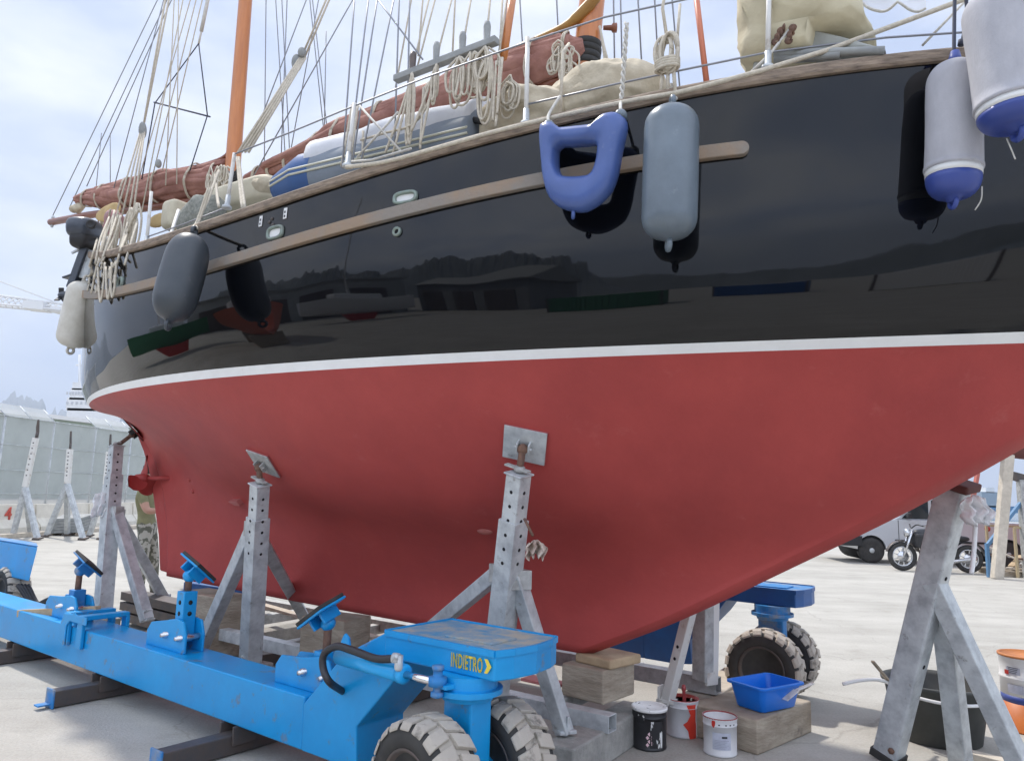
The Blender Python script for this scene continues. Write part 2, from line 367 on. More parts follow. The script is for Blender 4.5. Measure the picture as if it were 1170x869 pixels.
scn.view_settings.view_transform = 'Standard'; scn.view_settings.look = 'None'; scn.view_settings.exposure = 0.55; scn.view_settings.gamma = 1

# ------------------------------------------------------------------ ground, sea, hills
g = MB(); rows = []
ext = [-9000, -2500, -600, -150, -60, -20, 0, 20, 60]
g.add([V(-9000, -9000, 0), V(90, -9000, 0), V(90, 34, 0), V(60, 70, 0), V(20, 120, 0), V(-400, 330, 0), V(-9000, 900, 0)], [tuple(range(7))])
struct(g.build('ground', 'ground', recalc=False))
sea = mat('sea_water', (.05, .11, .14), .12, bump=.05, bscale=.8)
g = MB(); g.add([V(-16000, -16000, -1.2), V(16000, -16000, -1.2), V(16000, 16000, -1.2), V(-16000, 16000, -1.2)], [(0, 1, 2, 3)])
struct(g.build('sea', sea, recalc=False))
hillm = mat('mountain_rock', (.21, .23, .24), .95, col2=(.13, .15, .15), vscale=.004)
def ridge(name, az0, az1, dist, h, seed, depth, rough=1.0):
    g = MB(); rows = []; n = 420
    for j in range(9):
        t = j/8; row = []
        for i in range(n+1):
            a = az0+(az1-az0)*i/n; d = dist+depth*t
            prof = math.sin(math.pi*min(1, t*1.0))**.8 if t < 1 else 0
            e = min(1, min(i, n-i)/40); i_ = i*120/n
            hh = h*(0.80+.40*noise.noise(V(i_*.055, seed, t*.8))+.22*rough*noise.noise(V(i_*.19, seed+4, t*2))+.14*rough*noise.noise(V(i_*.6, seed+9, t*5))+.10*rough*noise.noise(V(i_*1.7, seed+2, t*9))+.05*rough*noise.noise(V(i_*4.1, seed+6, t*17)))*prof*e
            row.append(V(math.sin(a)*d, math.cos(a)*d, max(hh, 0)-1.3))
        rows.append(row)
    g.grid(rows); return struct(g.build(name, hillm, recalc=False))
ridge('mountains', R(-60), R(-14), 9000, 1130, 1.3, 4000)

# ------------------------------------------------------------------ the yacht: hull lines
def pfit(pts, deg):
    s, z = zip(*pts); return np.poly1d(np.polyfit(s, z, deg))
def fshape(tau, p, q): return max(0.0, 1-abs(tau)**p)**q
S0 = -1.8
def bfun(sa, sf, B, pa, qa, pf, qf, e=.05):
    def f(s):
        t = (S0-s)/(S0-sa) if s < S0 else (s-S0)/(sf-S0)
        t = min(1, max(0, t)); return e+(B-e)*(fshape(t, pa, qa) if s < S0 else fshape(t, pf, qf))
    return f
bS = bfun(-6.95, 4.3, 1.76, 2.2, .75, 2.0, 1.0)
bR = bfun(-7.0, 4.15, 1.77, 2.2, .75, 1.95, 1.0)
bW1 = bfun(-6.86, 3.62, 1.63, 2.0, .75, 2.1, 1.0)
bW0 = bfun(-6.82, 3.52, 1.60, 2.0, .75, 2.07, 1.0)
def surface_hit(x, y, bf):                     # s, z where a sight line meets the vertical sheet b = bf(s)
    b = 1.0
    for _ in range(60):
        s, z = offs(x, y, b); b = .6*b+.4*bf(s)
    return s, z
sheer_px = [(160, 287), (227, 265), (300, 237), (390, 215), (523, 173), (620, 147), (717, 128), (783, 117), (947, 88), (1113, 67), (1168, 58)]
rub_px = [(177, 325), (273, 292), (390, 261), (500, 238), (620, 206), (730, 187), (840, 170)]
w1_px = [(133, 439), (200, 427), (267, 420), (333, 414), (390, 410), (585, 399), (780, 393), (1000, 386), (1170, 378)]
w0_px = [(133, 447), (200, 437), (267, 430), (333, 425), (390, 421), (585, 410), (780, 405), (1000, 398), (1170, 391)]
zS = pfit([surface_hit(x, y, bS) for x, y in sheer_px]+[(4.6, 3.75)], 3)
zR = pfit([surface_hit(x, y, bR) for x, y in rub_px]+[(4.2, 3.3)], 3)
zW1 = pfit([surface_hit(x, y, bW1) for x, y in w1_px], 3)
zW0 = pfit([surface_hit(x, y, bW0) for x, y in w0_px], 3)
print('sheer z', [round(float(zS(s)), 2) for s in (-6.9, -4, -2, 0, 2, 4.6)], 'rub', [round(float(zR(s)), 2) for s in (-6.9, -4, -2, 0, 2, 4.2)], 'wl', [round(float(zW1(s)), 2) for s in (-6.8, -4, -2, 0, 2, 3.6)], [round(float(zW0(s)), 2) for s in (-6.8, -4, -2, 0, 2, 3.6)])
LEV = [  # (s aft, s fwd, b(s), z(s))
    (-5.15, .05, lambda s: .08, pfit([(-5.33, .59), (-3.65, .53), (-1.51, .48), (-.27, .45), (.05, .45)], 2)),
    (-5.25, .72, bfun(-5.25, .72, .13, 1.2, 1.0, 2, 1), pfit([(-5.25, .98), (-1.8, .80), (.72, .73)], 2)),
    (-5.48, 1.50, bfun(-5.48, 1.50, .38, 1.2, 1.3, 1.7, 1.0), pfit([(-5.48, 1.62), (-1.8, 1.19), (1.5, 1.15)], 2)),
    (-5.80, 2.42, bfun(-5.80, 2.42, 1.0, 1.4, 1.2, 1.8, 1.0), pfit([(-5.80, 2.02), (-1.8, 1.60), (2.42, 1.69)], 2)),
    (-6.45, 3.05, bfun(-6.45, 3.05, 1.42, 1.7, .98, 1.8, 1.0), pfit([(-6.45, 2.38), (-1.8, 2.07), (3.05, 2.12)], 2)),
    (-6.82, 3.52, bW0, zW0), (-6.86, 3.62, bW1, zW1),
    (-6.98, 3.95, bfun(-6.98, 3.95, 1.74, 2.1, .75, 2.05, 1.0), lambda s: .5*(zW1(s)+zR(s))),
    (-7.0, 4.15, bR, zR), (-6.95, 4.3, bS, zS)]
NU = 130; SPAN = [5, 5, 6, 6, 5, 1, 5, 5, 4]
def hermite(P):
    n = len(P); T = [0]
    for i in range(1, n): T.append(T[-1]+max((P[i]-P[i-1]).length, 1e-6))
    D = []
    for i in range(n):
        if i == 0: D.append((P[1]-P[0])/(T[1]-T[0]))
        elif i == n-1: D.append((P[-1]-P[-2])/(T[-1]-T[-2]))
        else:
            h0, h1 = T[i]-T[i-1], T[i+1]-T[i]; d0 = (P[i]-P[i-1])/h0; d1 = (P[i+1]-P[i])/h1
            D.append((d0*h1+d1*h0)/(h0+h1))
    out = []
    for i in range(n-1):
        h = T[i+1]-T[i]
        for k in range(SPAN[i]):
            t = k/SPAN[i]; out.append(P[i]*(1+2*t)*(1-t)**2+D[i]*h*t*(1-t)**2+P[i+1]*t*t*(3-2*t)+D[i+1]*h*t*t*(t-1))
    return out+[P[-1]]
LEV = [(a, b-.12-(0, .05, .075, .065, .03)[min(i, 4)]*(i < 5), c, d) for i, (a, b, c, d) in enumerate(LEV)]
cols = []
for i in range(NU+1):
    u = i/NU; uu = .5-.5*math.cos(math.pi*u); uu = .35*u+.65*uu
    P = []
    for sa, sf, bf, zf in LEV:
        s = sa+(sf-sa)*uu; P.append(V(s, max(bf(s), .05+.045*uu), float(zf(s))))
    cols.append(hermite(P))
cols.append([V(p.x+.095, .008, p.z-.012) for p in cols[-1]]); NU += 1      # bevelled stem
rowsS = list(map(list, zip(*cols)))           # rows from keel to sheer, starboard
W0R = sum(SPAN[:5]); W1R = W0R+1
def wrows(i0, i1, sgn): return [[bp(p.x, sgn*p.y, p.z) for p in rowsS[i]] for i in range(i0, i1+1)]
yacht = thing('sailing_yacht', 'black hulled wooden ketch with red bottom and white waterline, propped up ashore', 'sailing boat', V(BO.x, BO.y, BO.z))
def hull_part(name, i0, i1, mt, bottom=False):
    g = MB(); g.grid(wrows(i0, i1, 1)); g.grid(wrows(i0, i1, -1))
    N = NU+1; m_ = i1-i0+1
    for r in range(m_-1):                      # close stem and sternpost
        for e in (0, NU):
            a, b = r*N+e, (r+1)*N+e; o_ = m_*N; g.f.append((a, b, b+o_, a+o_)); g.mi.append(0); g.sm.append(False)
    if bottom:
        for k in range(NU): g.f.append((k, k+1, k+1+m_*N, k+m_*N)); g.mi.append(0); g.sm.append(False)
    return g.build(name, mt, yacht)
under = hull_part('underbody', 0, W0R, 'red', True)
hull_part('waterline_stripe', W0R, W1R, 'white_line')
tops = hull_part('topsides', W1R, len(rowsS)-1, 'black')
_g = MB(); _g.grid(wrows(0, len(rowsS)-1, 1)); HB = BVHTree.FromPolygons(_g.v, _g.f)
def hit(x, y):
    r = ray(x, y).normalized(); p, n, i, d = HB.ray_cast(CAM, r); k = 0
    while p is None and k < 60: k += 1; r = ray(x+k, y).normalized(); p, n, i, d = HB.ray_cast(CAM, r)
    if p is None: print('NO HULL HIT', x, y); return gd(x, y, 5), -FW
    return p, (n if n.dot(r) < 0 else -n)
def hull_b(s, z):                             # half breadth at a height, old units, by a ray from outside
    p = bp(s, 4, z); q, n, i, d = HB.ray_cast(p, -BN)
    return 4-d/SC if q is not None else 0.0
# ------------------------------------------------------------------ the yacht: rails, fittings
def side_curve(s0, s1, bf, zf, sgn=1, n=70, dz=0.0):
    out = []
    for i in range(n+1):
        s = s0+(s1-s0)*i/n; e = 1e-3
        b = bf(s); db = (bf(s+e)-bf(s-e))/(2*e); db = max(-3, min(3, db))
        nr = (BN*sgn-BA*db).normalized()
        out.append((bp(s, sgn*b, float(zf(s))+dz), nr))
    return out
def sweep(mb, curve, sec):
    rows = [[p+nr*o+Z*u for o, u in sec] for p, nr in curve]
    mb.grid(rows, 0, False, True); n = len(sec)
    base = len(mb.v)-len(rows)*n
    mb.f += [tuple(base+k for k in range(n-1, -1, -1)), tuple(base+(len(rows)-1)*n+k for k in range(n))]; mb.mi += [0, 0]; mb.sm += [False, False]
g = MB()
for sg in (1, -1): sweep(g, side_curve(-6.94, 4.24, bS, zS, sg), [(-.10, .0), (.022, -.002), (.03, .012), (.03, .05), (.02, .062), (-.10, .066)])
g.build('cap_rail', 'teak', yacht)
s_rub = surface_hit(847, 168, bR)[0]
g = MB()
for sg in (1, -1): sweep(g, side_curve(-6.85, s_rub, bR, zR, sg), [(-.03, -.036), (.030, -.036), (.034, -.032), (.034, .032), (.030, .036), (-.03, .036)])
pe, ne = side_curve(s_rub-.001, s_rub, bR, zR, 1, 1)[1]
g.lathe(pe-ne*.03, ne, [(0, .036), (.060, .036), (.064, .032), (.0645, 0)], 20)
g.build('rubbing_strake', 'teak2', yacht, auto=40)
g = MB(); dk = [[bp(s, b*bS(s)*.97, float(zS(s))-.10+.10*(1-b*b)) for b in (-1, -.7, -.35, 0, .35, .7, 1)] for s in [(-6.9+11.0*i/40) for i in range(41)]]
g.grid(dk); g.build('deck', 'greyboard', yacht)
# wooden coachroof and cockpit coaming
g = MB()
cr = [[bp(s, b, float(zS(s))+h) for b, h in ((-.72, -.05), (-.68, .12), (-.4, .17), (0, .19), (.4, .17), (.68, .12), (.72, -.05))] for s in [-4.6+.3*i for i in range(15)]]
g.grid(cr, 0, False); g.f += [tuple(range(7)), tuple(14*7+k for k in range(6, -1, -1))]; g.mi += [0, 0]; g.sm += [False]*2
g.build('coachroof', 'greyboard', yacht)
def fitting_frame(x, y):
    p, n = hit(x, y); t = BA-n*BA.dot(n); t.normalize(); return p, n, t, n.cross(t)
def oval(p, n, t, u, a, b, r, pw=3.0, k=28):
    def pt(f, ca, cb): return p+n*f+t*(math.copysign(abs(math.cos(ca))**(2/pw), math.cos(ca))*a*cb)+u*(math.copysign(abs(math.sin(ca))**(2/pw), math.sin(ca))*b*cb)
    return [[p+n*f+t*(math.copysign(abs(math.cos(2*math.pi*i/k))**(2/pw), math.cos(2*math.pi*i/k))*(a-d))+u*(math.copysign(abs(math.sin(2*math.pi*i/k))**(2/pw), math.sin(2*math.pi*i/k))*(b-d)) for i in range(k)] for f, d in ((-.01, 0), (.012, 0), (.018, r*.3), (.018, r*.8), (.004, r), (-.02, r))]
for x, y, a, b, mt in ((463.5, 226, .085, .042, 'white_plastic'), (315, 266, .078, .05, 'white_plastic'), (138, 323, .06, .05, 'void')):
    p, n, t, u = fitting_frame(x, y)
    g = MB(); g.grid(oval(p, n, t, u, a, b, .022), 0, True, True); fl = g.build('fairlead', 'bronze', yacht)
    g = MB(); g.add(oval(p, n, t, u, a-.018, b-.018, .0)[1], [tuple(range(28))]); 
    g.v = [q-n*.010 for q in g.v]; g.build('opening', mt, fl)  # white discs are painted in for light inside the fairleads
p, n, t, u = fitting_frame(454, 265)
g = MB(); g.lathe(p-n*.01, n, [(0, .030), (.022, .030), (.026, .024), (.026, .016), (.004, .014)], 18); th = g.build('skin_fitting', 'bronze', yacht)
g = MB(); g.lathe(p, n, [(0, .0145), (.006, .0145)], 14); g.build('opening', 'void', th)
for x, y in ((298.5, 253), (326.5, 244)):
    p, n, t, u = fitting_frame(x, y); g = MB(); vz = (Z-n*Z.dot(n)).normalized()
    g.box(p+n*.004, (vz.cross(n), vz, n), (.030, .075, .006)); hg = g.build('hinge_plate', 'white_plastic', yacht, bevel=.002)
    g = MB()
    for d in (-.02, .008): g.box(p+n*.0085+vz*d, (vz.cross(n), vz, n), (.012, .014, .002))
    g.build('print', 'ink', hg)
for x, y in ((311, 250), (312, 257), (308, 254)):
    p, n, t, u = fitting_frame(x, y); g = MB(); g.lathe(p-n*.005, n, [(0, .012), (.012, .011), (.014, 0)], 10); g.build('bolt_head', 'darksteel', yacht)
p, n, t, u = fitting_frame(554, 607); g = MB(); g.ellipsoid(p-n*.004, (t, u, n), (.062, .032, .020)); g.build('zinc_anode', mat('pale_red_anode', (.42, .14, .12), .7), yacht)
p, n, t, u = fitting_frame(272, 571); g = MB()
q = [p-t*.10, p+t*.07+u*.03, p+t*.09-u*.02, p-u*.03]; g.prism([v-n*.01 for v in q], n*.06); g.build('transducer', mat('pale_red_fairing', (.40, .12, .11), .6), yacht, bevel=.004)
for x, y in ((216, 548), (220, 561)):
    p, n, t, u = fitting_frame(x, y); g = MB(); g.ellipsoid(p, (t, u, n), (.028, .022, .015)); g.build('skin_fitting', 'red', yacht)
# rudder and propeller
g = MB(); rd = [(-5.15, .60), (-5.25, 1.0), (-5.48, 1.62), (-5.78, 2.02), (-5.95, 2.2), (-6.12, 2.2), (-5.92, 1.97), (-5.78, 1.77), (-5.67, 1.55), (-5.45, 1.0), (-5.36, .62)]
g.prism([bp(s, .035, z) for s, z in rd], BN*(-.07*SC)); g.build('rudder', 'red', yacht, bevel=.02, seg=3)
pc = gd(163, 546, (bp(-5.62, .22, 1.62)).y)
g = MB(); sh = hit(192, 546)[0]; ax = (pc-sh).normalized()
g.tube([sh-ax*.1, pc], .022, 10); ps = g.build('propeller_shaft', 'red', yacht)
g = MB(); g.lathe(pc-ax*.06, ax, [(0, .035), (.05, .048), (.13, .04), (.17, .012), (.172, 0)], 16)
x, y, _ = frame_of(ax)
for k in range(3):
    a = math.radians(200+120*k); d = x*math.cos(a)+y*math.sin(a); e = ax.cross(d); rows = []
    for i in range(9):
        r = .03+.215*i/8; wd = .085*math.sin(math.pi*min(1, .16+.84*i/8))**.6+.012; tw = R(58-40*i/8); row = []
        for j in range(7):
            c = (j/6-.5)*2*wd; row.append(pc+d*r+e*(c*math.cos(tw))+ax*(c*math.sin(tw)-.01*abs(c)/wd))
        rows.append(row)
    up_ = [[q+ax*.006 for q in r_] for r_ in rows]; g.grid(rows); g.grid(up_)
g.build('propeller', 'red', yacht)

# ------------------------------------------------------------------ masts, spars, sails
def mast(name, x0, y0, x1, y1, ztop, r, b=0.0, zfoot=None):
    p, q = off(x0, y0, b), off(x1, y1, b); d = (q-p).normalized()
    t0 = ((zfoot or (EYE+(float(zS(-4))-.1-EYE)*SC))-p.z)/d.z; t1 = (ztop-p.z)/d.z
    N = 24; path = [p+d*(t0+(t1-t0)*i/N) for i in range(N+1)]
    g = MB(); g.tube(path, [r*(1-.35*max(0, i/N-.3)) for i in range(N+1)], 28); return g.build(name, 'spar', yacht), p, d
mz, mzp, mzd = mast('mizzen_mast', 268, 165, 280.5, 0, 9.5, .079)
mm, mmp, mmd = mast('main_mast', 666.5, 95, 676.5, 0, 14, .098)
g = MB()
for k, (y0, rr) in enumerate(((50, .107), (57, .112), (64, .110), (71, .108))):
    p = off(671-(y0-50)*.1, y0+2, 0); g.lathe(p-mmd*.030, mmd, [(0, .099), (.003, rr), (.045, rr+.002), (.052, .099)], 28)
g.build('mast_boot', 'rubber', mm)
p = off(697, 32, 0); g = MB(); g.lathe(p-RT*.05, RT, [(0, .016), (.06, .02), (.07, .035), (.10, .035), (.105, 0)], 14); g.build('winch', 'spar_dark', mm)
def bundle(name, mt, pts, rad, b, seed, folds=5, squash=1.15, n=44, sub=9, amp=.26):
    path = spline([off(x, y, b) for x, y in pts], sub); N = len(path); rr = np.interp(np.linspace(0, len(rad)-1, N), range(len(rad)), rad)
    rows = []
    for i, p in enumerate(path):
        d = (path[min(i+1, N-1)]-path[max(i-1, 0)]).normalized(); x, y, _ = frame_of(d); row = []
        for k in range(n):
            a = 2*math.pi*k/n
            f = 1+amp*noise.noise(V(math.cos(a)*1.6+seed, math.sin(a)*1.6, i*.09))+amp*.8*noise.noise(V(math.cos(a)*folds*.6, math.sin(a)*folds*.6+seed, i*.06))*(1 if 0 < k < n-1 else .3)+.30*(.5-abs(noise.noise(V(math.cos(a)*3.2+seed, math.sin(a)*3.2, i*.07))))*.9-.08+.10*noise.noise(V(i*.35, math.cos(a)*4, math.sin(a)*4+seed))
            row.append(p+(x*math.cos(a)+y*math.sin(a)*squash)*rr[i]*f)
        rows.append(row)
    g = MB(); g.grid(rows, 0, True, True); g.f += [tuple(range(n)), tuple((N-1)*n+k for k in range(n))]; g.mi += [0, 0]; g.sm += [True, True]
    return g, path, rr
def px2m(D): return D/FPX
g, mp_path, mp_r = bundle('mainsail', 'sail', [(282, 206), (303, 196), (330, 186), (370, 166), (400, 153), (460, 133), (520, 110), (580, 88), (640, 66), (668, 52)], [.05, .065, .085, .105, .125, .14, .15, .16, .15, .05], .1, 3.3, 6)
g2, _, _ = bundle('mainsail', 'sail', [(300, 190), (340, 172), (372, 156), (410, 138), (470, 116), (530, 95), (590, 70), (650, 48)], [.03, .045, .05, .055, .06, .06, .07, .05], .2, 9.1, 4); g.add(g2.v, g2.f, 0, True)
def folds(g, path, rad, seed, n=9, rr=.46):
    N = len(path)
    for k in range(n):
        a0 = 2*math.pi*k/n+seed; pts = []; rs = []
        i0 = int(N*max(0, noise.noise(V(k*3.1, seed, 0))*.25)); i1 = int(N*(1-max(0, noise.noise(V(k*2.3, seed, 5))*.3)))
        for i in range(i0, i1):
            d = (path[min(i+1, N-1)]-path[max(i-1, 0)]).normalized(); x, y, _ = frame_of(d)
            a = a0+1.5*noise.noise(V(i*.05, k*1.7, seed)); q = .72+.30*noise.noise(V(i*.11, k, seed+3))
            pts.append(path[i]+(x*math.cos(a)+y*math.sin(a)*1.1)*rad[i]*q); rs.append(rad[i]*rr*(.85+.55*noise.noise(V(i*.16, k*2, seed+7)))*max(.25, min(1, (i-i0)/5, (i1-1-i)/5)))
        if len(pts) > 3: g.tube(pts, rs, 12)
folds(g, mp_path, mp_r, 1.0)
g.build('mainsail', 'sail', yacht)
def sail_ties(path, rad, idx, seed):
    for j in idx:
        d = (path[j+1]-path[j-1]).normalized(); x, y, _ = frame_of(d); g = MB()
        for w_ in (-.008, .010): g.tube([path[j]+d*(w_+.03*math.sin(2*t+seed))+(x*math.cos(t)+y*math.sin(t)*1.1)*rad[j]*(1.22+.05*math.sin(5*t+j)) for t in [2*math.pi*i/26 for i in range(27)]], .008, 6)
        g.tube([path[j]+y*rad[j]*1.2, path[j]+y*rad[j]*1.1+x*.03-Z*.16], .007, 6)
        g.build('sail_tie', 'rope', yacht)
sail_ties(mp_path, mp_r, [6, 13, 19, 26, 34, 42, 51, 60, 68, 75], 0)
g = MB(); g.tube([off(x, y, .08) for x, y in ((664, 86), (620, 101), (560, 122), (460, 153), (300, 206))], .055, 14); g.build('main_boom', 'spar_dark', yacht)
g = MB(); g.tube(spline([off(x, y, .12) for x, y in ((684, -6), (671, 8), (657, 22), (640, 34), (612, 47), (560, 70), (480, 103))], 4), [.03]+[.042]*8+[.034]*17, 14); g.build('main_gaff', mat('ochre_spar_cover', (.42, .23, .05), .5, col2=(.30, .15, .04), vscale=5), yacht)
g, zp, zr = bundle('mizzen_sail', 'sail', [(88, 228), (105, 226), (130, 224), (170, 217), (210, 210), (245, 206), (262, 200)], [.05, .09, .125, .15, .155, .14, .06], 0, 5.7, 5, 1.1)
g2, _, _ = bundle('mizzen_sail', 'sail', [(110, 216), (150, 209), (190, 201), (225, 194), (258, 186)], [.03, .055, .055, .05, .04], .05, 12.7, 4); g.add(g2.v, g2.f, 0, True)
folds(g, zp, zr, 4.0)
g.build('mizzen_sail', 'sail', yacht)
sail_ties(zp, zr, [7, 15, 23, 31, 40, 47], 1)
g = MB(); g.tube([off(x, y, 0) for x, y in ((58, 254), (100, 246), (180, 236), (262, 224))], .045, 14); bm = g.build('mizzen_boom', 'spar_dark', yacht)
g = MB(); p = off(60, 253, 0)
for dz in (.055, -.06): g.lathe(p+Z*dz-BN*.012, BN, [(0, .022), (.012, .028), (.024, .022)], 12)
g.build('boom_end_ring', 'galv', bm)
g = MB(); g.tube(spline([off(x, y, .05) for x, y in ((150, 211), (190, 201), (235, 188), (256, 180), (266, 168))], 5), .024, 10); g.build('mizzen_gaff', 'spar_dark', yacht)
g = MB()
for pts in (((76, 240), (88, 232), (102, 236), (92, 246)), ): g.ellipsoid(off(88, 238, 0), (BA, Z, BN), (.16, .06, .06), disp=.05, freq=9)
g.build('sail_head_patch', 'canvas', yacht)
# ------------------------------------------------------------------ rigging
ROPES = {}
def wire(name, mt, x0, y0, b0, x1, y1, b1, r, ext=1.6, low=None):
    p, q = off(x0, y0, b0), off(x1, y1, b1); q0 = q; q = p+(q-p)*ext
    if low is None: low = {'backstay': .30, 'mizzen_halyard': .08, 'main_shroud': .25}.get(name, 0)
    p = p-(q0-p)*low
    g = MB(); g.tube([p, q], r, 6); return g.build(name, mt, yacht)
for a in ((60, 247, 0, 180, 0, 0), (79, 238, 0, 191, 0, 0), (99, 213, .1, 196, 0, .1), (130, 215, .2, 187, 0, .1)): wire('topping_lift', 'wire', *a, .006)
for a in ((116, 152, 0, 110, 213, 0), (126, 152, .1, 126, 208, .1)):
    p, q = off(*a[:3]), off(*a[3:]); g = MB(); g.tube([p, q], .005, 6); g.build('lazy_jack', 'wire', yacht)
for a in ((160, 200, .3, 217.5, 0, .2), (177, 190, .3, 224, 0, .2), (202, 193, .4, 204, 0, .2), (190, 195, .3, 199, 0, .2), (189, 180, .3, 231, 0, .2), (165, 226, .9, 209, 0, .5)): wire('mizzen_halyard', 'rope', *a, .006)
for a in ((302, 190, -.3, 304, 0, -.2), (326, 180, -.5, 315, 0, -.3), (331, 175, -.5, 322, 0, -.3), (322, 160, -.2, 328, 0, -.1), (300, 131, .2, 350, 0, .1), (370, 150, -.6, 354, 0, -.4), (374, 150, -.6, 357, 0, -.4), (310, 165, .5, 403, 0, .3), (371, 128, -.3, 372, 70, -.3), (340, 130, -.4, 364, 0, -.3)): wire('backstay', 'wire', *a, .0058)
for a in ((391, 192, 1.45, 405, 0, .9), (398, 190, 1.45, 421, 0, .9), (402, 190, 1.45, 431, 0, .9), (412, 187, 1.45, 450, 0, .9), (450, 190, 1.3, 456, 0, 1.0), (465, 165, 1.25, 468, 0, 1.0)): wire('mizzen_shroud', 'wire', *a, .0062)
for a in ((471, 80, 1.3, 490, 0, .9), (476, 80, 1.3, 497, 0, .9), (478, 64, .8, 483, 0, .6), (498, 70, 1.3, 516, 0, .9), (517, 62, .9, 520, 0, .7), (528, 58, 1.3, 538, 0, 1.0), (556, 44, 1.3, 560, 0, 1.0), (571, 60, 1.3, 574, 0, 1.0), (568, 75, 1.35, 579, 0, 1.0), (452, 100, .9, 470, 0, .6)): wire('main_halyard', 'rope', *a, .007)
for a in ((703, 120, -.6, 701, 0, -.4), (712, 118, -.7, 709, 0, -.5), (735, 105, -.9, 729, 0, -.6), (754, 108, -1.0, 748, 0, -.7), (777, 104, -1.0, 768, 0, -.7), (600, 100, -.8, 594, 0, -.6), (640, 80, -.8, 636, 0, -.6)): wire('main_shroud', 'wire', *a, .007)
wire('flag_halyard', 'wire', 483, 68, 1.3, 432, 0, 1.0, .006)
wire('spinnaker_pole', 'spar', 575, 66, 1.2, 585, 0, 1.0, .028)
wire('boathook', mat('faded_orange_pole', (.62, .20, .11), .5), 808, 100, 1.15, 796, 0, 1.1, .016, 1.4)
g = MB(); p, q = off(346, 66, .3), off(278, 174, .9)
for k in range(4): g.tube([p+RT*(.018*(k-1.5)), q+RT*(.03*(k-1.5))], .011, 6)
q2 = off(383, -20, .25)
for k in range(2): g.tube([p+RT*(.03*(k-.5)), q2+RT*(.03*(k-.5))], .010, 6)
tk = g.build('main_sheet', 'rope', yacht)
g = MB(); p = off(339, 72, .32); g.ellipsoid(p, (UP, RT, FW), (.085, .05, .035)); g.ellipsoid(off(345, 60, .32), (UP, RT, FW), (.05, .04, .03)); g.build('block', 'greyboard', tk)
g = MB(); b0 = off(163, 149, .3)
for k, (x, y) in enumerate(((131, 250), (138, 252), (146, 250), (153, 238))): g.tube([b0+RT*(.015*(k-1.5)), off(x, y, .6)], .010, 6)
for k in (0, 1): g.tube([b0, off(194+5*k, -30, .2)], .011, 6)
ms = g.build('mizzen_sheet', 'rope', yacht)
g = MB(); g.ellipsoid(b0, (UP, RT, FW), (.10, .045, .035)); g.build('block', 'greyboard', ms)
g = MB(); g.ellipsoid(off(181, 187, .3), (UP, RT, FW), (.05, .035, .03)); g.build('block', 'greyboard', yacht)
g = MB(); e0 = off(227, 50, .2); g.tube([off(239, -8, .2), off(230, 36, .2)], .021, 8); g.tube([off(230, 36, .2), e0], .012, 8); bs_ = g.build('bridle_pendant', 'rope_white', yacht)
g = MB()
for a in ((177, 118), (237, 132)): g.tube([e0, off(*a, .2)], .007, 6)
g.tube([off(177, 118, .2), off(162, 205, .2)], .007, 6); g.tube([off(237, 132, .2), off(217, 195, .2)], .007, 6); g.tube([off(176, 117, .2), off(240, 133.5, .2)], .009, 6)
g.build('bridle', 'rope_dark', bs_)

def rp(x, y, d=-.08): s, z = surface_hit(x, y, lambda s: bS(s)+d); return bp(s, bS(s)+d, z)
def stanchion(x0, y0, x1, y1):
    p, q = rp(x0, y0), rp(x1, y1); g = MB(); g.tube([p, q], .0135, 10); o = g.build('stanchion', 'white_steel', yacht)
    g = MB(); g.lathe(p-Z*.01, q-p, [(0, .035), (.02, .033), (.03, .019), (.10, .018)], 12); g.build('stanchion_base', 'galv', o)
for a in ((397, 190, 405, 118), (259, 237, 268, 175), (167, 282, 173, 219), (601, 142, 603, 43), (877, 78, 879, -30), (1160, 55, 1162, -50)): stanchion(*a)
for pts in ([(268, 176), (330, 152), (390, 127), (483, 90), (603, 48), (690, 20), (790, -2), (879, -22)], [(604, 119), (700, 97), (780, 80), (877, 60), (1013, 43), (1162, 33)], [(167, 271), (210, 256), (259, 237)]):
    g = MB(); g.tube([rp(x, y) for x, y in pts], .0055, 6); g.build('lifeline', 'wire', yacht)
g = MB(); g.tube(spline([rp(x, y, .035) for x, y in ((396, 191), (440, 185), (500, 169), (560, 152), (630, 135), (717, 116), (783, 104), (870, 81))], 6)+[rp(947, 57, -.05), rp(1100, 0, -.2), rp(1190, -34, -.3)], .013, 8); g.build('mooring_line', 'rope', yacht)
g = MB(); g.tube([rp(840, 100), rp(880, 62), rp(905, 30)], .008); g.tube([rp(1054, 52, -.3), rp(1110, -6, -.3)], .007); g.build('lashing', 'rope_white', yacht)
# pin rail with belayed lines
p, q = off(452, 91, 1.32), off(568, 46, 1.32)
g = MB(); g.bar(p, q, .055, .045); pr = g.build('pin_rail', 'greyboard', yacht, bevel=.005)
for x, y in ((471, 83), (498, 72.5), (528, 61.5), (556, 50)):
    c = off(x, y, 1.32); g = MB(); g.lathe(c-Z*.135, Z, [(0, .012), (.12, .017), (.135, .026), (.15, .026), (.165, .02), (.25, .024), (.28, .018), (.285, 0)], 12); g.build('belaying_pin', 'darksteel' if x < 490 else 'greyboard', pr)
rnd = random.Random(5)
def hank(mb, c, ln, wd, n, r_, ax=None):
    ax = ax or BA
    for k in range(n):
        l = ln*.82*(.75+.4*rnd.random()); a = wd*(.4+.6*rnd.random()); r = r_*(.72+.22*rnd.random()); dx = ax*(rnd.uniform(-.4, .4)*wd)+BN*rnd.uniform(-.02, .03)
        mb.tube(spline([c+dx*.3, c+dx-ax*a*.6-Z*l*.35, c+dx-ax*a*.5-Z*l*.85, c+dx-Z*l, c+dx+ax*a*.5-Z*l*.85, c+dx+ax*a*.6-Z*l*.35, c+dx*.3], 5), r, 6)
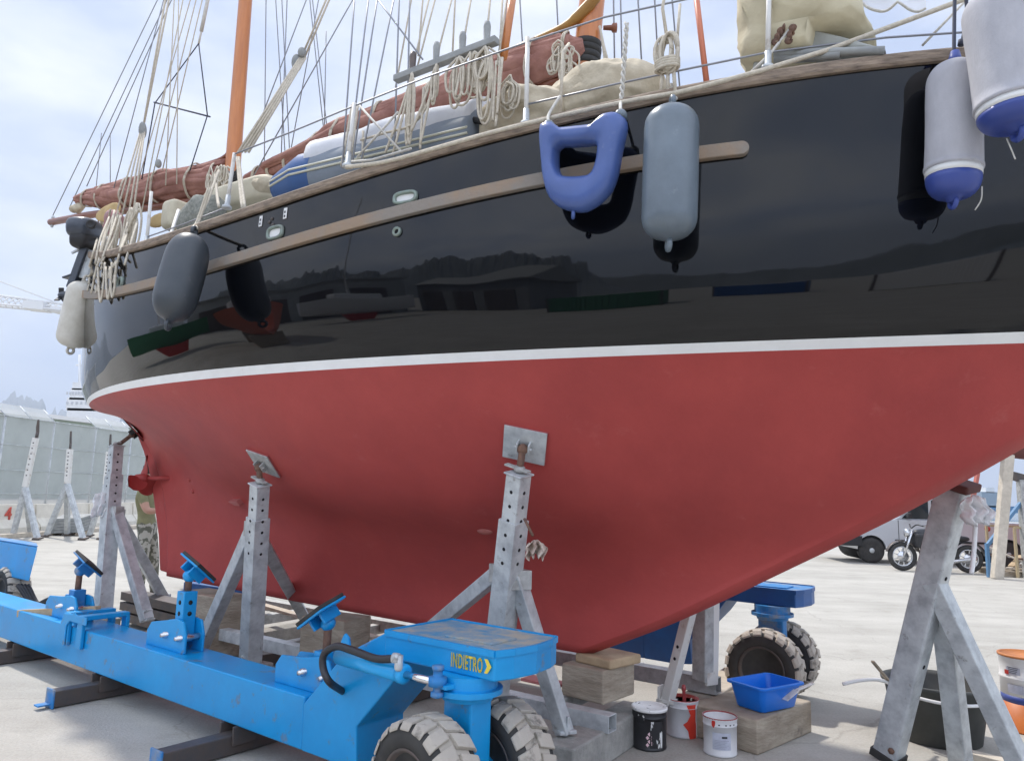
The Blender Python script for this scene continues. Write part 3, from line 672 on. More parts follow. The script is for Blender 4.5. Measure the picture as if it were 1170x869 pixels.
g = MB()
for x, y, l, wd, n in ((471, 84, .55, .05, 3), (500, 74, .32, .05, 3), (525, 66, .36, .12, 5), (540, 60, .36, .12, 4), (556, 54, .30, .10, 5), (562, 60, .5, .10, 4)): hank(g, off(x, y, 1.34), l, wd, n, .010)
for x, y, x2, y2 in ((471, 86, 440, 175), (471, 86, 449, 175), (498, 76, 480, 165), (498, 76, 470, 150), (528, 66, 520, 110), (567, 70, 563, 138), (571, 70, 568, 130), (574, 66, 566, 145), (484, 100, 480, 170), (402, 120, 390, 190), (409, 120, 400, 185), (415, 150, 414, 195)): g.tube(sag(off(x, y, 1.34), off(x2, y2, 1.4), .02), .0085, 6)
g.tube(spline([off(x, y, 1.36) for x, y in ((498, 80), (488, 120), (470, 143), (440, 152), (412, 160))], 5), .008, 6)
for k in range(8):
    c = off(583+rnd.uniform(-6, 6), 90+rnd.uniform(-10, 8), 1.25); hank(g, c, .22, .10, 1, .008)
g.build('belayed_ropes', 'rope', yacht)
g = MB()
for a in ((410, 120, 460, 175), (455, 128, 408, 180)): g.tube([off(a[0], a[1], 1.42), off(a[2], a[3], 1.42)], .008, 6)
g.tube([off(400, 185, 1.45), off(425, 183, 1.45), off(470, 170, 1.45)], .009, 6); g.build('cross_lashing', 'rope_white', yacht)
# bunch of lines at the main mast and mizzen mast
g = MB()
for k in range(16):
    c = off(640+rnd.uniform(-10, 12), 52+rnd.uniform(-6, 20), .3); hank(g, c, rnd.uniform(.12, .26), .09, 1, .009)
for k in range(5): g.tube(sag(off(685+k*1.5, 30+8*k, .15), off(700-2*k, 85+k, .15), .03), .009, 6)
g.tube([rp(640, 137), rp(643, 60), off(650, 50, .6)], .010); g.build('mast_ropes', 'rope', mm)
g = MB()
for k in range(18):
    c = off(248+rnd.uniform(-9, 14), 192+rnd.uniform(-4, 14), .3); hank(g, c, rnd.uniform(.15, .32), .10, 1, .011)
for x, y, x2, y2 in ((250, 195, 232, 240), (250, 195, 222, 262), (271, 180, 277, 238), (273, 180, 280, 238), (246, 200, 250, 236)): g2 = MB(); g2.tube(sag(off(x, y, .8), off(x2, y2, 1.3), .02), .013, 6); g2.build('mizzen_fall', 'rope', mz)
g.build('mizzen_ropes', 'rope', mz)
g = MB()
for k in range(5): g.tube(spline([off(258+x*1.0, 196+k*3+y, .12) for x, y in ((0, 0), (5, 2), (12, 1), (14, -2))], 4), .02, 8)
g.build('mast_boot', 'rubber', mz)
# lines draped over the quarter
g = MB()
for k in range(26):
    x = rnd.uniform(112, 162); y = rnd.uniform(238, 262); x2 = 100+(x-112)*.85+rnd.uniform(-6, 8); top = rp(x, y, -.15)
    y2 = 318-(x2-100)*.52+rnd.uniform(-14, 22); mid = rp((x+x2)/2+rnd.uniform(-3, 3), (y+y2)/2, -.08+rnd.uniform(-.1, .1)); end = rp(x2, y2, .06)
    g.tube(spline([top, mid, end], 6), .010, 6)
for x, y in ((135, 246), (150, 238), (158, 232), (127, 258)): hank(g, rp(x, y, -.2), .45, .12, 4, .011)
for x0, x1 in ((112, 118), (121, 126), (126, 131)):
    g.tube(spline([rp(x0, 305, .05), rp(x0+1, 330, .06), rp((x0+x1)/2, 345-(x0-112)*.4, .06), rp(x1, 328, .06), rp(x1+2, 300, .05)], 5), .010, 6)
g.build('quarter_ropes', 'rope', yacht)
g = MB(); g.tube([rp(115, 262, -.1), rp(94, 322, -.05)], .026, 10); g.build('pushpit_post', 'white_steel', yacht)
g = MB(); g.tube([rp(122, 272, -.1), rp(106, 318, -.06)], .022, 10); g.build('pushpit_post', 'white_steel', yacht)
g = MB(); g.tube([rp(204, 240, -.3), rp(195, 268, -.2), rp(192, 280, -.12)], .014, 8); g.build('pushpit_post', 'white_steel', yacht)
g = MB(); g.ellipsoid(off(131, 256, .6), (BA, Z, BN), (.16, .14, .1), disp=.06, freq=8, seed=4); g.build('fender_line_bag', mat('faded_red_cloth', (.45, .16, .17), .9, col2=(.32, .25, .24), vscale=14), yacht)
g = MB(); g.ellipsoid(off(123, 243, .4), (BA, Z, BN), (.26, .10, .02), disp=.05, freq=5, seed=2); sc_ = mat('ochre_cloth', (.55, .40, .19), .85, col2=(.42, .30, .14), vscale=5); g.build('spray_cloth', sc_, yacht)
g = MB(); g.ellipsoid(off(188, 250, .2), (BA, Z, BN), (.30, .09, .03), disp=.05, freq=5, seed=6)
g.build('spray_cloth', sc_, yacht)
g = MB(); g.ellipsoid(off(230, 248, .85), (BA, Z, BN), (.33, .20, .12), disp=.04, freq=7, seed=8); nb = g.build('net_bag', mat('grey_netting', (.33, .33, .29), .95, col2=(.16, .17, .15), vscale=40), yacht)
g = MB(); g.ellipsoid(off(288, 231, .4), (BA, Z, BN), (.50, .13, .25), power=.35); g.build('cockpit_coaming', mat('cream_paint', (.62, .57, .43), .6, col2=(.52, .47, .35), vscale=6), yacht)
g = MB(); g.ellipsoid(off(209, 250, .3), (BA, Z, BN), (.1, .16, .2), power=.35); g.build('cockpit_locker', bpy.data.materials['cream_paint'], yacht)
g = MB(); g.ellipsoid(off(302, 213, .6), (BA, Z, BN), (.16, .10, .1), disp=.04, freq=9, seed=3); g.build('sail_tie_bundle', 'canvas', yacht)
# ------------------------------------------------------------------ things on deck
def ring_path(path, n=20, rx=None, rz=None, power=1.0, disp=0, freq=4, seed=0):
    rows = []; N = len(path)
    for i, p in enumerate(path):
        d = (path[min(i+1, N-1)]-path[max(i-1, 0)]).normalized(); x, y, _ = frame_of(d); row = []
        for k in range(n):
            a = 2*math.pi*k/n; c, s = math.cos(a), math.sin(a)
            q = p+x*(math.copysign(abs(c)**power, c)*rx[i])+y*(math.copysign(abs(s)**power, s)*rz[i])
            if disp: q = q+(q-p).normalized()*disp*noise.noise(q*freq+V(seed, seed*2, 0))
            row.append(q)
        rows.append(row)
    return rows
dg_ = thing('inflatable_dinghy', 'blue and grey inflatable dinghy with white cover lashed on the deck', 'dinghy', off(430, 205, .9))
A0, A1 = off(322, 216, .95), off(556, 164, .95)
path = [A0.lerp(A1, i/30) for i in range(31)]
def prof(i): return .225*min(1, (.55+i/5*.45) if i < 5 else 1)
rz = [prof(i) for i in range(31)]
g = MB(); g.grid(ring_path(path[:9], 22, rz[:9], rz[:9]), 0, True, True); g.f.append(tuple(range(22))); g.mi.append(0); g.sm.append(True); g.build('blue_tube', 'dinghy_blue', dg_)
g = MB(); g.grid(ring_path(path[8:], 22, [r*.995 for r in rz[8:]], [r*.995 for r in rz[8:]]), 0, True, True); g.f.append(tuple(len(g.v)-22+k for k in range(22))); g.mi.append(0); g.sm.append(True); g.build('grey_tube', 'dinghy_grey', dg_)
g = MB()
for dz in (.035, -.005): g.tube([p+BN*.223*(1 if i > 4 else .55+.09*i)+Z*(dz-.02) for i, p in enumerate(path)], .009, 6)
g.build('rubbing_strip', mat('pale_yellow_strip', (.58, .57, .46), .6), dg_)
g = MB(); tp = [p+Z*.13-BN*.10 for p in path[7:]]; g.grid(ring_path(tp, 22, [.30]*len(tp), [.19]*len(tp), .8, .03, 3, 1), 0, True, True); g.f += [tuple(range(22)), tuple(len(g.v)-22+k for k in range(22))]; g.mi += [0, 0]; g.sm += [True]*2; g.build('cover', 'dinghy_white', dg_)
g = MB(); g.tube(spline([off(x, y, 1.12) for x, y in ((525, 133), (535, 136), (552, 139))], 4), .022, 8); g.build('strap', 'blackplastic', dg_)
def sack(name, label, x0, y0, x1, y1, b, rx, rz_, seed, mt='canvas', power=.85):
    p, q = off(x0, y0, b), off(x1, y1, b); path = [p.lerp(q, i/60) for i in range(61)]
    e = [max(.08, math.sin(math.pi*min(1, max(0, (i+1.3)/61.5)))**.45) for i in range(61)]
    g = MB(); rows = ring_path(path, 64, [rx*k for k in e], [rz_*k for k in e], power)
    rows2 = []
    for r in rows:
        rr = []
        c = sum(r, V(0, 0, 0))/len(r)
        for v_ in r:
            la, lb = v_.dot(BA), v_.dot(BN); f = noise.noise(v_*2.6+V(seed, 0, 0))*.05+(.5-abs(noise.noise(V(la*1.8+lb, lb*7, v_.z*10+la*2)+V(0, seed, 0))))*.07-.03+(.5-abs(noise.noise(V(la*9, lb*9, v_.z*5+la*6)+V(seed, 0, 0))))*.028
            rr.append(v_+(v_-c).normalized()*f)
        rows2.append(rr)
    g.grid(rows2, 0, True, True); g.f += [tuple(range(64)), tuple(len(g.v)-64+k for k in range(64))]; g.mi += [0, 0]; g.sm += [True]*2
    return solo(g, name, mt, label, 'sail bag')
sack('sail_bag', 'crumpled beige canvas sail bag lying beside the white dinghy cover', 556, 152, 650, 122, .95, .22, .20, 2.0)
sack('sail_bag', 'long smooth beige sail bag on deck under the main mast', 620, 132, 757, 97, .80, .24, .21, 6.0)
g = MB(); c = off(563, 147, 1.05); g.box(c, (BA, BN, Z), (.14, .12, .2)); 
solo(g, 'deck_box', 'canvas', 'small beige box standing between dinghy and crumpled sail bag', 'box', bevel=.01)
# covered winch on the foredeck
cw = thing('covered_windlass', 'yellowed canvas cover over a bulky windlass on the foredeck', 'windlass', off(920, 80, .75))
pts = [off(x, y, .75) for x, y in ((857, 95), (856, 62), (853, 14), (868, 6), (905, -8), (970, -14), (996, 44), (985, 52), (940, 60), (936, 84))]
g = MB(); c0 = sum(pts, V(0, 0, 0))/len(pts); rows = []
for j in range(9):
    t = j/8*2-1; k = (1-abs(t)**4)**.5*.12+.88 if abs(t) < 1 else .80; row = []
    for i in range(len(pts)*4):
        a = pts[i//4]; b = pts[(i//4+1) % len(pts)]; p = a.lerp(b, (i % 4)/4); p = c0+(p-c0)*k-BN*(t*.3)
        p += (p-c0).normalized()*(.05*noise.noise(p*4)+.05*(.5-abs(noise.noise(p*7)))+.02*noise.noise(p*11)); row.append(p)
    rows.append(row)
g.grid(rows, 0, True, True); n_ = len(rows[0]); g.f += [tuple(range(n_)), tuple(8*n_+k for k in range(n_))]; g.mi += [0, 0]; g.sm += [True]*2
g.build('canvas_cover', 'canvas_yellow', cw)
g = MB(); g.prism([off(x, y, 1.0) for x, y in ((858, 82), (862, 58), (880, 46), (925, 32), (960, 40), (1014, 55), (960, 57), (905, 62))], -BN*.35); g.build('grey_sheet', mat('grey_tarpaulin', (.40, .41, .38), .8, col2=(.30, .31, .29), vscale=5), cw, bevel=.02, seg=3)
g = MB()
for y0, y1, x1 in ((63, 58, 1010), (69, 63, 960)): g.tube([off(885, y0, 1.05), off(930, (y0+y1)/2, 1.05), off(x1, y1, 1.05)], .022, 8)
g.build('folded_hem', 'greyboard', cw)
g = MB()
for k in range(6):
    p = off(886+k*1.6+(.5 if k % 2 else 0), 47-k*3.2, 1.12); g.lathe(p-UP*.003, (RT if k % 2 else FW+RT*.4), [(0, .016), (.004, .021), (.008, .016)], 10)
for k in range(5):
    p = off(901+k*1.2, 46-k*3.6, 1.12); g.lathe(p, (RT if k % 2 else FW+RT*.4), [(0, .016), (.004, .021), (.008, .016)], 10)
g.build('chain', 'rust', cw)
# lace edged awning above the foredeck
g = MB(); rows = []
top = [off(x, -40, .4) for x in range(890, 1062, 4)]
for i, p in enumerate(top):
    x = 890+4*i; yb = (14+8*abs(math.sin((x-900)/16)) if x < 968 else (8 if x < 988 else 4+9*abs(math.sin((x-985)/13))))
    if 966 < x < 990: yb = 4
    q = off(x, yb, .4); rows.append([p.lerp(q, k/10)+BN*(.03*noise.noise(V(x*.05, k*.4, 0))) for k in range(11)])
g.grid(rows); N_ = len(rows)
g2 = MB(); g2.tube([r[-1]+BN*.004 for r in rows], .008, 6)
aw = thing('lace_awning', 'white lace edged awning hanging above the yellowed windlass cover', 'awning', off(960, 10, .4))
g.build('lace_cloth', 'lace', aw); g2.build('scalloped_hem', 'rope_white', aw)
# coil of rope hanging on the lifeline
g = MB(); c = rp(763, 62, .02)
for k in range(9):
    a = rnd.uniform(-.02, .02); rr = .055+.012*rnd.random(); g.tube([c+BA*(math.cos(t)*rr*.75+a)+Z*(math.sin(t)*rr*1.7)+BN*(.012*math.sin(2*t+k)+.01*(k % 3)) for t in [2*math.pi*i/18 for i in range(19)]], .009, 6)
for k in range(4): g.tube([c-Z*(.045+.014*k)+BA*math.cos(t)*.062+BN*(math.sin(t)*.035+.01) for t in [2*math.pi*i/14 for i in range(15)]], .009, 6)
for dx in (-.03, .0, .03): g.tube([c+BA*dx-Z*.08, c+BA*dx*1.3-Z*.22], .010, 6)
g.tube([c+Z*.06, rp(757, 10, .02), rp(760, -10, .02)], .009, 6); g.tube([c+Z*.05+BA*.05, rp(777, 5, .02)], .008, 6)
solo(g, 'rope_coil', 'rope', 'neatly coiled beige rope hanging on the lifeline above the grey fender', 'rope coil')
g = MB(); p0 = rp(716, 26, .0)
for k in range(2):
    g.tube([p0.lerp(rp(709.5, 122, .02), i/40)+(RT*math.cos(i*.9+k*math.pi)+FW*math.sin(i*.9+k*math.pi))*.008 for i in range(41)], .007, 6)
g.build('fender_lanyard', 'rope_white', yacht)

# ------------------------------------------------------------------ fenders
def fender_body(p, q, r, cap, n=28):
    """profile along p->q with domed ends"""
    L = (q-p).length; prof = [(0, r*.16), (cap*.12, r*.30)]
    for i in range(1, 8):
        a = math.pi/2*i/7; prof.append((cap*(.12+.88*(1-math.cos(a))), r*(.30+.70*math.sin(a))))
    prof += [(L*.5, r*1.015)]
    for i in range(7, 0, -1):
        a = math.pi/2*i/7; prof.append((L-cap*(.12+.88*(1-math.cos(a))), r*(.30+.70*math.sin(a))))
    prof += [(L-cap*.12, r*.30), (L, r*.16)]
    g = MB(); g.lathe(p, q-p, prof, n); return g
def eye(c, d, r, hole=True):
    g = MB(); x, y, _ = frame_of(d); k = 14
    rows = []
    for i in range(k):
        a = 2*math.pi*i/k; rr = []
        for j in range(8):
            b = 2*math.pi*j/8; rr.append(c+(d.normalized()*math.cos(a)+x*math.sin(a))*(r+math.cos(b)*r*.45)+y*math.sin(b)*r*.5)
        rows.append(rr)
    g.grid(rows+[rows[0]], 0, True, True); return g
def fender(label, x0, y0, x1, y1, b0, b1, wpx, cap, mt, rope_to, eyes=None, rmat='rope', group=None):
    p, q = off(x0, y0, b0), off(x1, y1, b1); r = wpx/2*((p+q)/2).y/FPX
    f = thing('fender', label, 'fender', q, group)
    fender_body(p, q, r, cap).build('body', mt, f); d = (q-p).normalized()
    for c, dd in ((p-d*r*.14, -d), (q+d*r*.14, d)): eye(c, dd, r*.20).build('eye', eyes or mt, f)
    g = MB(); pts = [p-d*r*.3]+[v_ if isinstance(v_, Vector) else rp(*v_) for v_ in rope_to]; g.tube(spline(pts, 5), .009, 6); g.tube(spline([v_+RT*.015 for v_ in pts], 5), .009, 6); g.build('lanyard', rmat, f)
    return f, p, q, r
fender('dirty white cylindrical fender hanging at the stern', 99, 321, 81, 398, 1.10, 1.10, 36, .12, 'fender_white', [(104, 312, .02), (107, 296, -.02)])
fender('charcoal sausage fender hanging below the mizzen mast', 221, 267, 193, 368, 1.98, 2.12, 50, .20, 'fender_dark', [(222, 258, .03), (226, 250, -.04), (238, 215, -.08)])
fender('translucent grey blue sausage fender with ribbed tail, second from the bow end', 768, 121, 764, 275, 1.60, 1.60, 66, .11, 'fender_grey', [(769, 112, .03), (767, 96, .0)], None, 'rope_white')
# D shaped blue fender
OUT = [(85, 165), (92, 148), (112, 140), (150, 140), (170, 158), (188, 170), (280, 162), (370, 150), (395, 125), (420, 100), (445, 90), (480, 90), (512, 105), (522, 150), (512, 205), (495, 280), (475, 390), (450, 465), (425, 505), (370, 558), (300, 593), (220, 588), (160, 560), (125, 510), (105, 430), (95, 330), (86, 230)]
INN = [(165, 285), (172, 270), (195, 258), (230, 257), (280, 254), (330, 251), (362, 250), (376, 260), (379, 280), (377, 310), (372, 340), (362, 375), (350, 398), (330, 412), (300, 416), (250, 418), (208, 416), (185, 403), (170, 375), (163, 340)]
def loop3(L, b, n=72, c=(265, 335)):
    P = [off(600+x*.2222, 110+y*.2222, b) for x, y in L]; P = spline(P+[P[0]], 6)[:-1]
    c3 = off(600+c[0]*.2222, 110+c[1]*.2222, b); ex, ey = BA, Z
    A = sorted([(math.atan2((p-c3).dot(ey), (p-c3).dot(ex)), p) for p in P], key=lambda t: t[0]); out = []
    an = [t[0] for t in A]
    for i in range(n):
        a = -math.pi+2*math.pi*i/n; j = min(range(len(an)), key=lambda k: abs(math.atan2(math.sin(an[k]-a), math.cos(an[k]-a))))
        k = (j+1) % len(A); d0 = math.atan2(math.sin(a-an[j]), math.cos(a-an[j]))
        if d0 < 0: k, d0 = j, 0; j = (j-1) % len(A); d0 = math.atan2(math.sin(a-an[j]), math.cos(a-an[j]))
        span = math.atan2(math.sin(an[k]-an[j]), math.cos(an[k]-an[j])) or 1e-6
        out.append(A[j][1].lerp(A[k][1], max(0, min(1, d0/span))))
    return out
bD = 1.66
lo_, li_ = loop3(OUT, bD), loop3(INN, bD); rows = []
for i in range(72):
    a, b = lo_[i], li_[i]; mid = (a+b)/2; h = (a-b)/2; row = []
    for j in range(18):
        t = 2*math.pi*j/18; c, s_ = math.cos(t), math.sin(t)
        row.append(mid+h*(math.copysign(abs(c)**.8, c))+BN*(.062*math.copysign(abs(s_)**.75, s_)))
    rows.append(row)
df = thing('shaped_fender', 'blue inflated D shaped fender with a square hole', 'fender', off(655, 240, bD))
g = MB(); g.grid(rows+[rows[0]], 0, True, True); g.build('body', 'fender_blue', df)
eye(off(655, 245, bD), -Z, .018).build('eye', 'fender_blue', df)
for x, y in ((627, 144), (709, 132)):
    g = MB(); g.lathe(off(x, y, bD)-Z*.02, Z, [(0, .035), (.03, .032), (.045, .02), (.046, 0)], 14); g.build('lug', 'fender_grey', df)
g = MB()
for x, y, x2, y2 in ((627, 140, 640, 110), (709, 127, 710, 108)): g.tube(spline([off(x, y, bD), rp(x, y-9, .05), rp(x2, y2, -.03)], 4), .009, 6)
g.build('lanyard', 'rope_white', df)
def sock_fender(label, x0, y0, x1, y1, b, wpx, frac, rope_pts, tail):
    p, q = off(x0, y0, b), off(x1, y1, b); d = (q-p).normalized(); L = (q-p).length; r = wpx/2*((p+q)/2).y/FPX
    f = thing('fender', label, 'fender', q)
    g = MB(); prof = [(0, r*.35)]+[(.10*(1-math.cos(math.pi/2*i/8)), r*(.35+.65*math.sin(math.pi/2*i/8))) for i in range(1, 9)]
    prof += [(L*t, r*(1.0+.012*math.sin(9*t))) for t in (.3, .45, .6, .75, frac-.03)]+[(L*(frac-.025), r*1.03), (L*(frac-.01), r*1.035), (L*frac, r*1.02), (L*(frac+.005), r*.98)]
    g.lathe(p, d, prof, 36); g.build('fleece_sleeve', 'fleece', f)
    g = MB(); g.lathe(p, d, [(L*(frac+.002), r*.985), (L*(frac+.05), r*.975), (L*(frac+.052), r*.90)], 36); g.build('white_band', 'white_plastic', f)
    g = MB(); e = L*(frac+.05); g.lathe(p, d, [(e, r*.97)]+[(e+(L-e)*math.sin(math.pi/2*i/7), r*(.30+.67*math.cos(math.pi/2*i/7)**.8)) for i in range(1, 8)]+[(L+.02, r*.2)], 36); g.build('blue_end', 'navy', f)
    eye(q+d*.022, d, r*.20).build('eye', 'navy', f)
    g = MB(); g.lathe(p-d*.06, d, [(0, r*.16), (.03, r*.22), (.062, r*.34)], 16); g.build('neck', 'navy', f)
    g = MB(); g.tube(spline([p-d*.05]+rope_pts, 5), .0085, 7); g.build('lanyard', 'rope_dark', f)
    g = MB(); g.tube(spline(tail, 5), .003, 5); g.build('drawstring', 'rope_white', f)
    return f
bF = 1.06
sock_fender('pale fleece covered fender with blue end hanging flat against the bow', 1091, 73, 1089, 226, bF, 63, .80, [off(1090, 52, bF), off(1091, -20, bF-.1)], [off(1122, 213, bF+.0), off(1121, 228, bF), off(1114, 240, bF)])
sock_fender('larger pale fleece covered fender at the frame edge, nearest the bow', 1139, -8, 1162, 146, bF+.22, 84, .84, [off(1138, -30, bF+.2), off(1136, -60, bF+.1)], [off(1150, 158, bF+.2), off(1156, 172, bF+.2), off(1160, 182, bF+.2)])
g = MB(); g.tube(spline([off(x, y, bF-.1) for x, y in ((1103, -10), (1105, 20), (1101, 40), (1099, 50))], 4), .008, 6); g.tube([off(1099, 46, bF-.1), off(1098, 52, bF-.1)], .016, 8); g.build('dark_line_end', 'rope_dark', yacht)
# outboard motor on the quarter
ob = thing('outboard_motor', 'charcoal outboard motor clamped to the stern rail', 'outboard motor', rp(82, 330, -.1))
Do = rp(112, 300).y
cx_ = gd(97, 262, Do); g = MB(); g.ellipsoid(cx_, (RT, FW, UP), (.125, .20, .11), power=.65); g.build('cowl', 'outboard', ob)
g = MB(); g.ellipsoid(gd(97, 275, Do), (RT, FW, UP), (.10, .16, .09), power=.6); g.build('lower_cowl', 'blackplastic', ob)
g = MB(); g.lathe(gd(104, 256, Do-.2), -FW, [(-.02, .045), (.01, .045), (.012, .03), (.006, .025)], 16); g.build('starter_cap', 'blackplastic', ob)
g = MB(); g.bar(gd(99, 283, Do), gd(82, 330, Do), .07, .11, FW); g.ellipsoid(gd(76, 337, Do), (RT, FW, UP), (.085, .05, .04)); g.bar(gd(86, 314, Do), gd(74, 318, Do), .02, .12, FW); lg = g.build('leg', 'outboard', ob, bevel=.01)
g = MB()
for a in (0, 2.1, 4.2): g.bar(gd(70, 339, Do), gd(70, 339, Do)+(UP*math.cos(a)+FW*math.sin(a))*.09, .012, .05, RT)
g.build('propeller', 'blackplastic', lg, bevel=.003)
g = MB(); g.bar(gd(95, 283, Do), gd(82, 289, Do), .02, .02); g.bar(gd(104, 286, Do), gd(96, 318, Do), .09, .03, FW); g.build('bracket', 'galv', ob)
# ------------------------------------------------------------------ the boat mover (blue hydraulic trailer)
T0 = gz(344, 857, .17); P1 = gz(0, 728, .17)
TA = (T0-P1); TA.z = 0; TA.normalize(); TN = V(TA.y, -TA.x, 0)
if TN.y > 0: TN = -TN
T0 = V(T0.x, T0.y, 0)
def tw(x, y, w=0.0):
    r = ray(x, y); k = ((T0-CAM).dot(TN)+w)/r.dot(TN); return CAM+r*k
def tp(t, w_, z): return T0+TA*t+TN*w_+Z*z
def tz(x, y, w=0.0): p = tw(x, y, w); return (p-T0).dot(TA), p.z
trailer = thing('boat_trailer', 'blue hydraulic boat mover with steering wheels and yellow lettering, under the hull', 'boat trailer', T0)
def wheel(c, axis, Rr, W, parent, seed=0):
    axis = axis.normalized(); x, y, _ = frame_of(axis); g = MB()
    prof = [(-W*.36, Rr*.56), (-W*.47, Rr*.60), (-W*.5, Rr*.72), (-W*.46, Rr*.86), (-W*.38, Rr*.915), (W*.38, Rr*.915), (W*.46, Rr*.86), (W*.5, Rr*.72), (W*.47, Rr*.60), (W*.36, Rr*.56)]
    g.lathe(c, axis, prof, 48); wl = g.build('wheel', 'rubber', parent)
    g = MB(); n = 19; rr = random.Random(seed)
    for sd in (-1, 1):
        for k in range(n):
            a0 = 2*math.pi*(k+(.5 if sd > 0 else 0))/n
            def pt(a, r, w_): return c+(x*math.cos(a)+y*math.sin(a))*r+axis*w_
            da = 2*math.pi/n*.35; sk = 2*math.pi/n*.35; ws = [.03, .22, .40, .50]; rws = [1.0, 1.0, .985, .90]; j = rr.uniform(-.03, .006)
            top = []; bot = []
            for wv, rv in zip(ws, rws):
                sh = sk*(1-wv*2); top.append((pt(a0-da+sh, Rr*(rv+j), sd*wv*W), pt(a0+da+sh, Rr*(rv+j), sd*wv*W))); bot.append((pt(a0-da*1.12+sh, Rr*min(.92, rv-.06), sd*wv*W*.99), pt(a0+da*1.12+sh, Rr*min(.92, rv-.06), sd*wv*W*.99)))
            vs = [q for pr_ in top for q in pr_]+[q for pr_ in bot for q in pr_]; fs = []
            for i in range(3):
                fs += [(2*i, 2*i+1, 2*i+3, 2*i+2), (8+2*i, 10+2*i, 11+2*i, 9+2*i), (2*i, 2*i+2, 10+2*i, 8+2*i), (2*i+1, 9+2*i, 11+2*i, 2*i+3)]
            fs += [(0, 8, 9, 1), (6, 7, 15, 14)]; g.add(vs, fs)
    # dusty crown between the lugs
    g.lathe(c, axis, [(-W*.30, Rr*.915), (-W*.29, Rr*.925), (W*.29, Rr*.925), (W*.30, Rr*.915)], 48)
    g.build('tread', 'tread', wl, bevel=.006, seg=2)
    g = MB()
    for sd in (-1, 1):
        o_ = c+axis*(sd*W*.5); d = axis*sd
        g.lathe(o_, d, [(-W*.16, Rr*.56), (-.02, Rr*.60), (-.005, Rr*.59), (-.012, Rr*.54), (-W*.30, Rr*.48), (-W*.32, Rr*.2), (-W*.20, Rr*.19), (-W*.18, Rr*.15), (-W*.17, 0)], 32)
        for k in range(6):
            a = k*math.pi/3; g.lathe(o_-d*W*.33+(x*math.cos(a)+y*math.sin(a))*Rr*.34, d, [(0, .012), (.02, .012), (.022, 0)], 6)
    g.build('rim', 'darksteel', wl); return wl
def wheel_unit(c, axis, Rr, W, gap, col, parent, blue='blue'):
    """two wheels on one steering column"""
    axis = axis.normalized()
    for s_ in (-1, 1): wheel(c+axis*(s_*gap/2), axis, Rr, W, parent, seed=int(50+s_*3+c.x*10))
    ct = V(c.x, c.y, col); roll = axis.cross(Z)
    g = MB(); g.bar(c+Z*.02-Z*.12, ct, .13, .20, roll); g.tube([c-axis*(gap/2), c+axis*(gap/2)], .05, 14); g.build('steering_fork', blue, parent, bevel=.012)
    g = MB(); g.lathe(ct-Z*.06, Z, [(0, .10), (.005, .12), (.035, .13), (.036, .165), (.06, .165), (.061, .14), (.12, .14)], 32); g.build('slewing_ring', blue, parent, auto=35)
neck_px = [(344, 857), (347, 803), (393, 747), (441, 722), (566, 749), (566, 779), (462, 757), (447, 781), (407, 830), (407, 876), (384, 872)]
NK = [tz(x, y) for x, y in neck_px]
print('neck', [(round(a, 2), round(b, 2)) for a, b in NK])
ZT = NK[3][1]
def neck(o, parent, blue, top_mt):
    WB = .34
    g = MB(); g.prism([tp(t, 0, z)+o for t, z in NK[:4]+[NK[6], NK[7], NK[8], NK[9], NK[10]]], -TN*WB); g.build('gooseneck', blue, parent, bevel=.008)
    # wide swan-necked head: a shallow tray with a swept front
    t0, z0 = NK[3]; t1 = NK[4][0]; zt = NK[3][1]; zb = NK[5][1]
    e0 = tp(t0, 0.004, 0)+o; e1 = tp(t1, .004, 0)+o; wd = .50
    plan = [e0, e1, e1+TA*.035-TN*.10, e1+TA*.055-TN*.25, e1+TA*.035-TN*.40, e1-TN*wd, e0-TN*wd]
    g = MB(); g.prism([p+Z*zb for p in plan], Z*(zt-zb)); hd = g.build('wheel_head', blue, parent, bevel=.008)
    g = MB(); ctr = sum(plan, V(0, 0, 0))/len(plan); g.prism([ctr+(p-ctr)*.985+Z*(zt+.002) for p in plan], Z*.006); g.build('deck_plate', top_mt, hd)
    g = MB(); rim_ = plan+[plan[0]]
    for a, b in zip(rim_, rim_[1:]): g.bar(a+Z*(zt-.0), b+Z*(zt-.0), .014, .03, Z)
    g.build('edge_trim', blue, hd)
    g = MB(); pl = e1.lerp(e0, .35)-TN*.20+Z*(zt+.012); g.box(pl, (TA, TN, Z), (.30, .20, .012)); g.build('hatch', top_mt, hd, bevel=.004)
    return hd, e0, e1, zt, zb
BL = -8.0
def side(o, blue, top_mt):
    g = MB(); g.box(tp(BL/2, -.15, .31)+o, (TA, TN, Z), (-BL, .30, .28)); g.build('side_beam', blue, trailer, bevel=.012, seg=3)
    return neck(o, trailer, blue, top_mt)
hd, e0, e1, zt, zb = side(V(0, 0, 0), 'blue', 'blue_worn')
t_ = text_mesh('INDIETRO', tw(515, 754, .013), TA, Z, .062, .002, 'lettering', 'yellow', hd, bold=.0022, squash=.62)
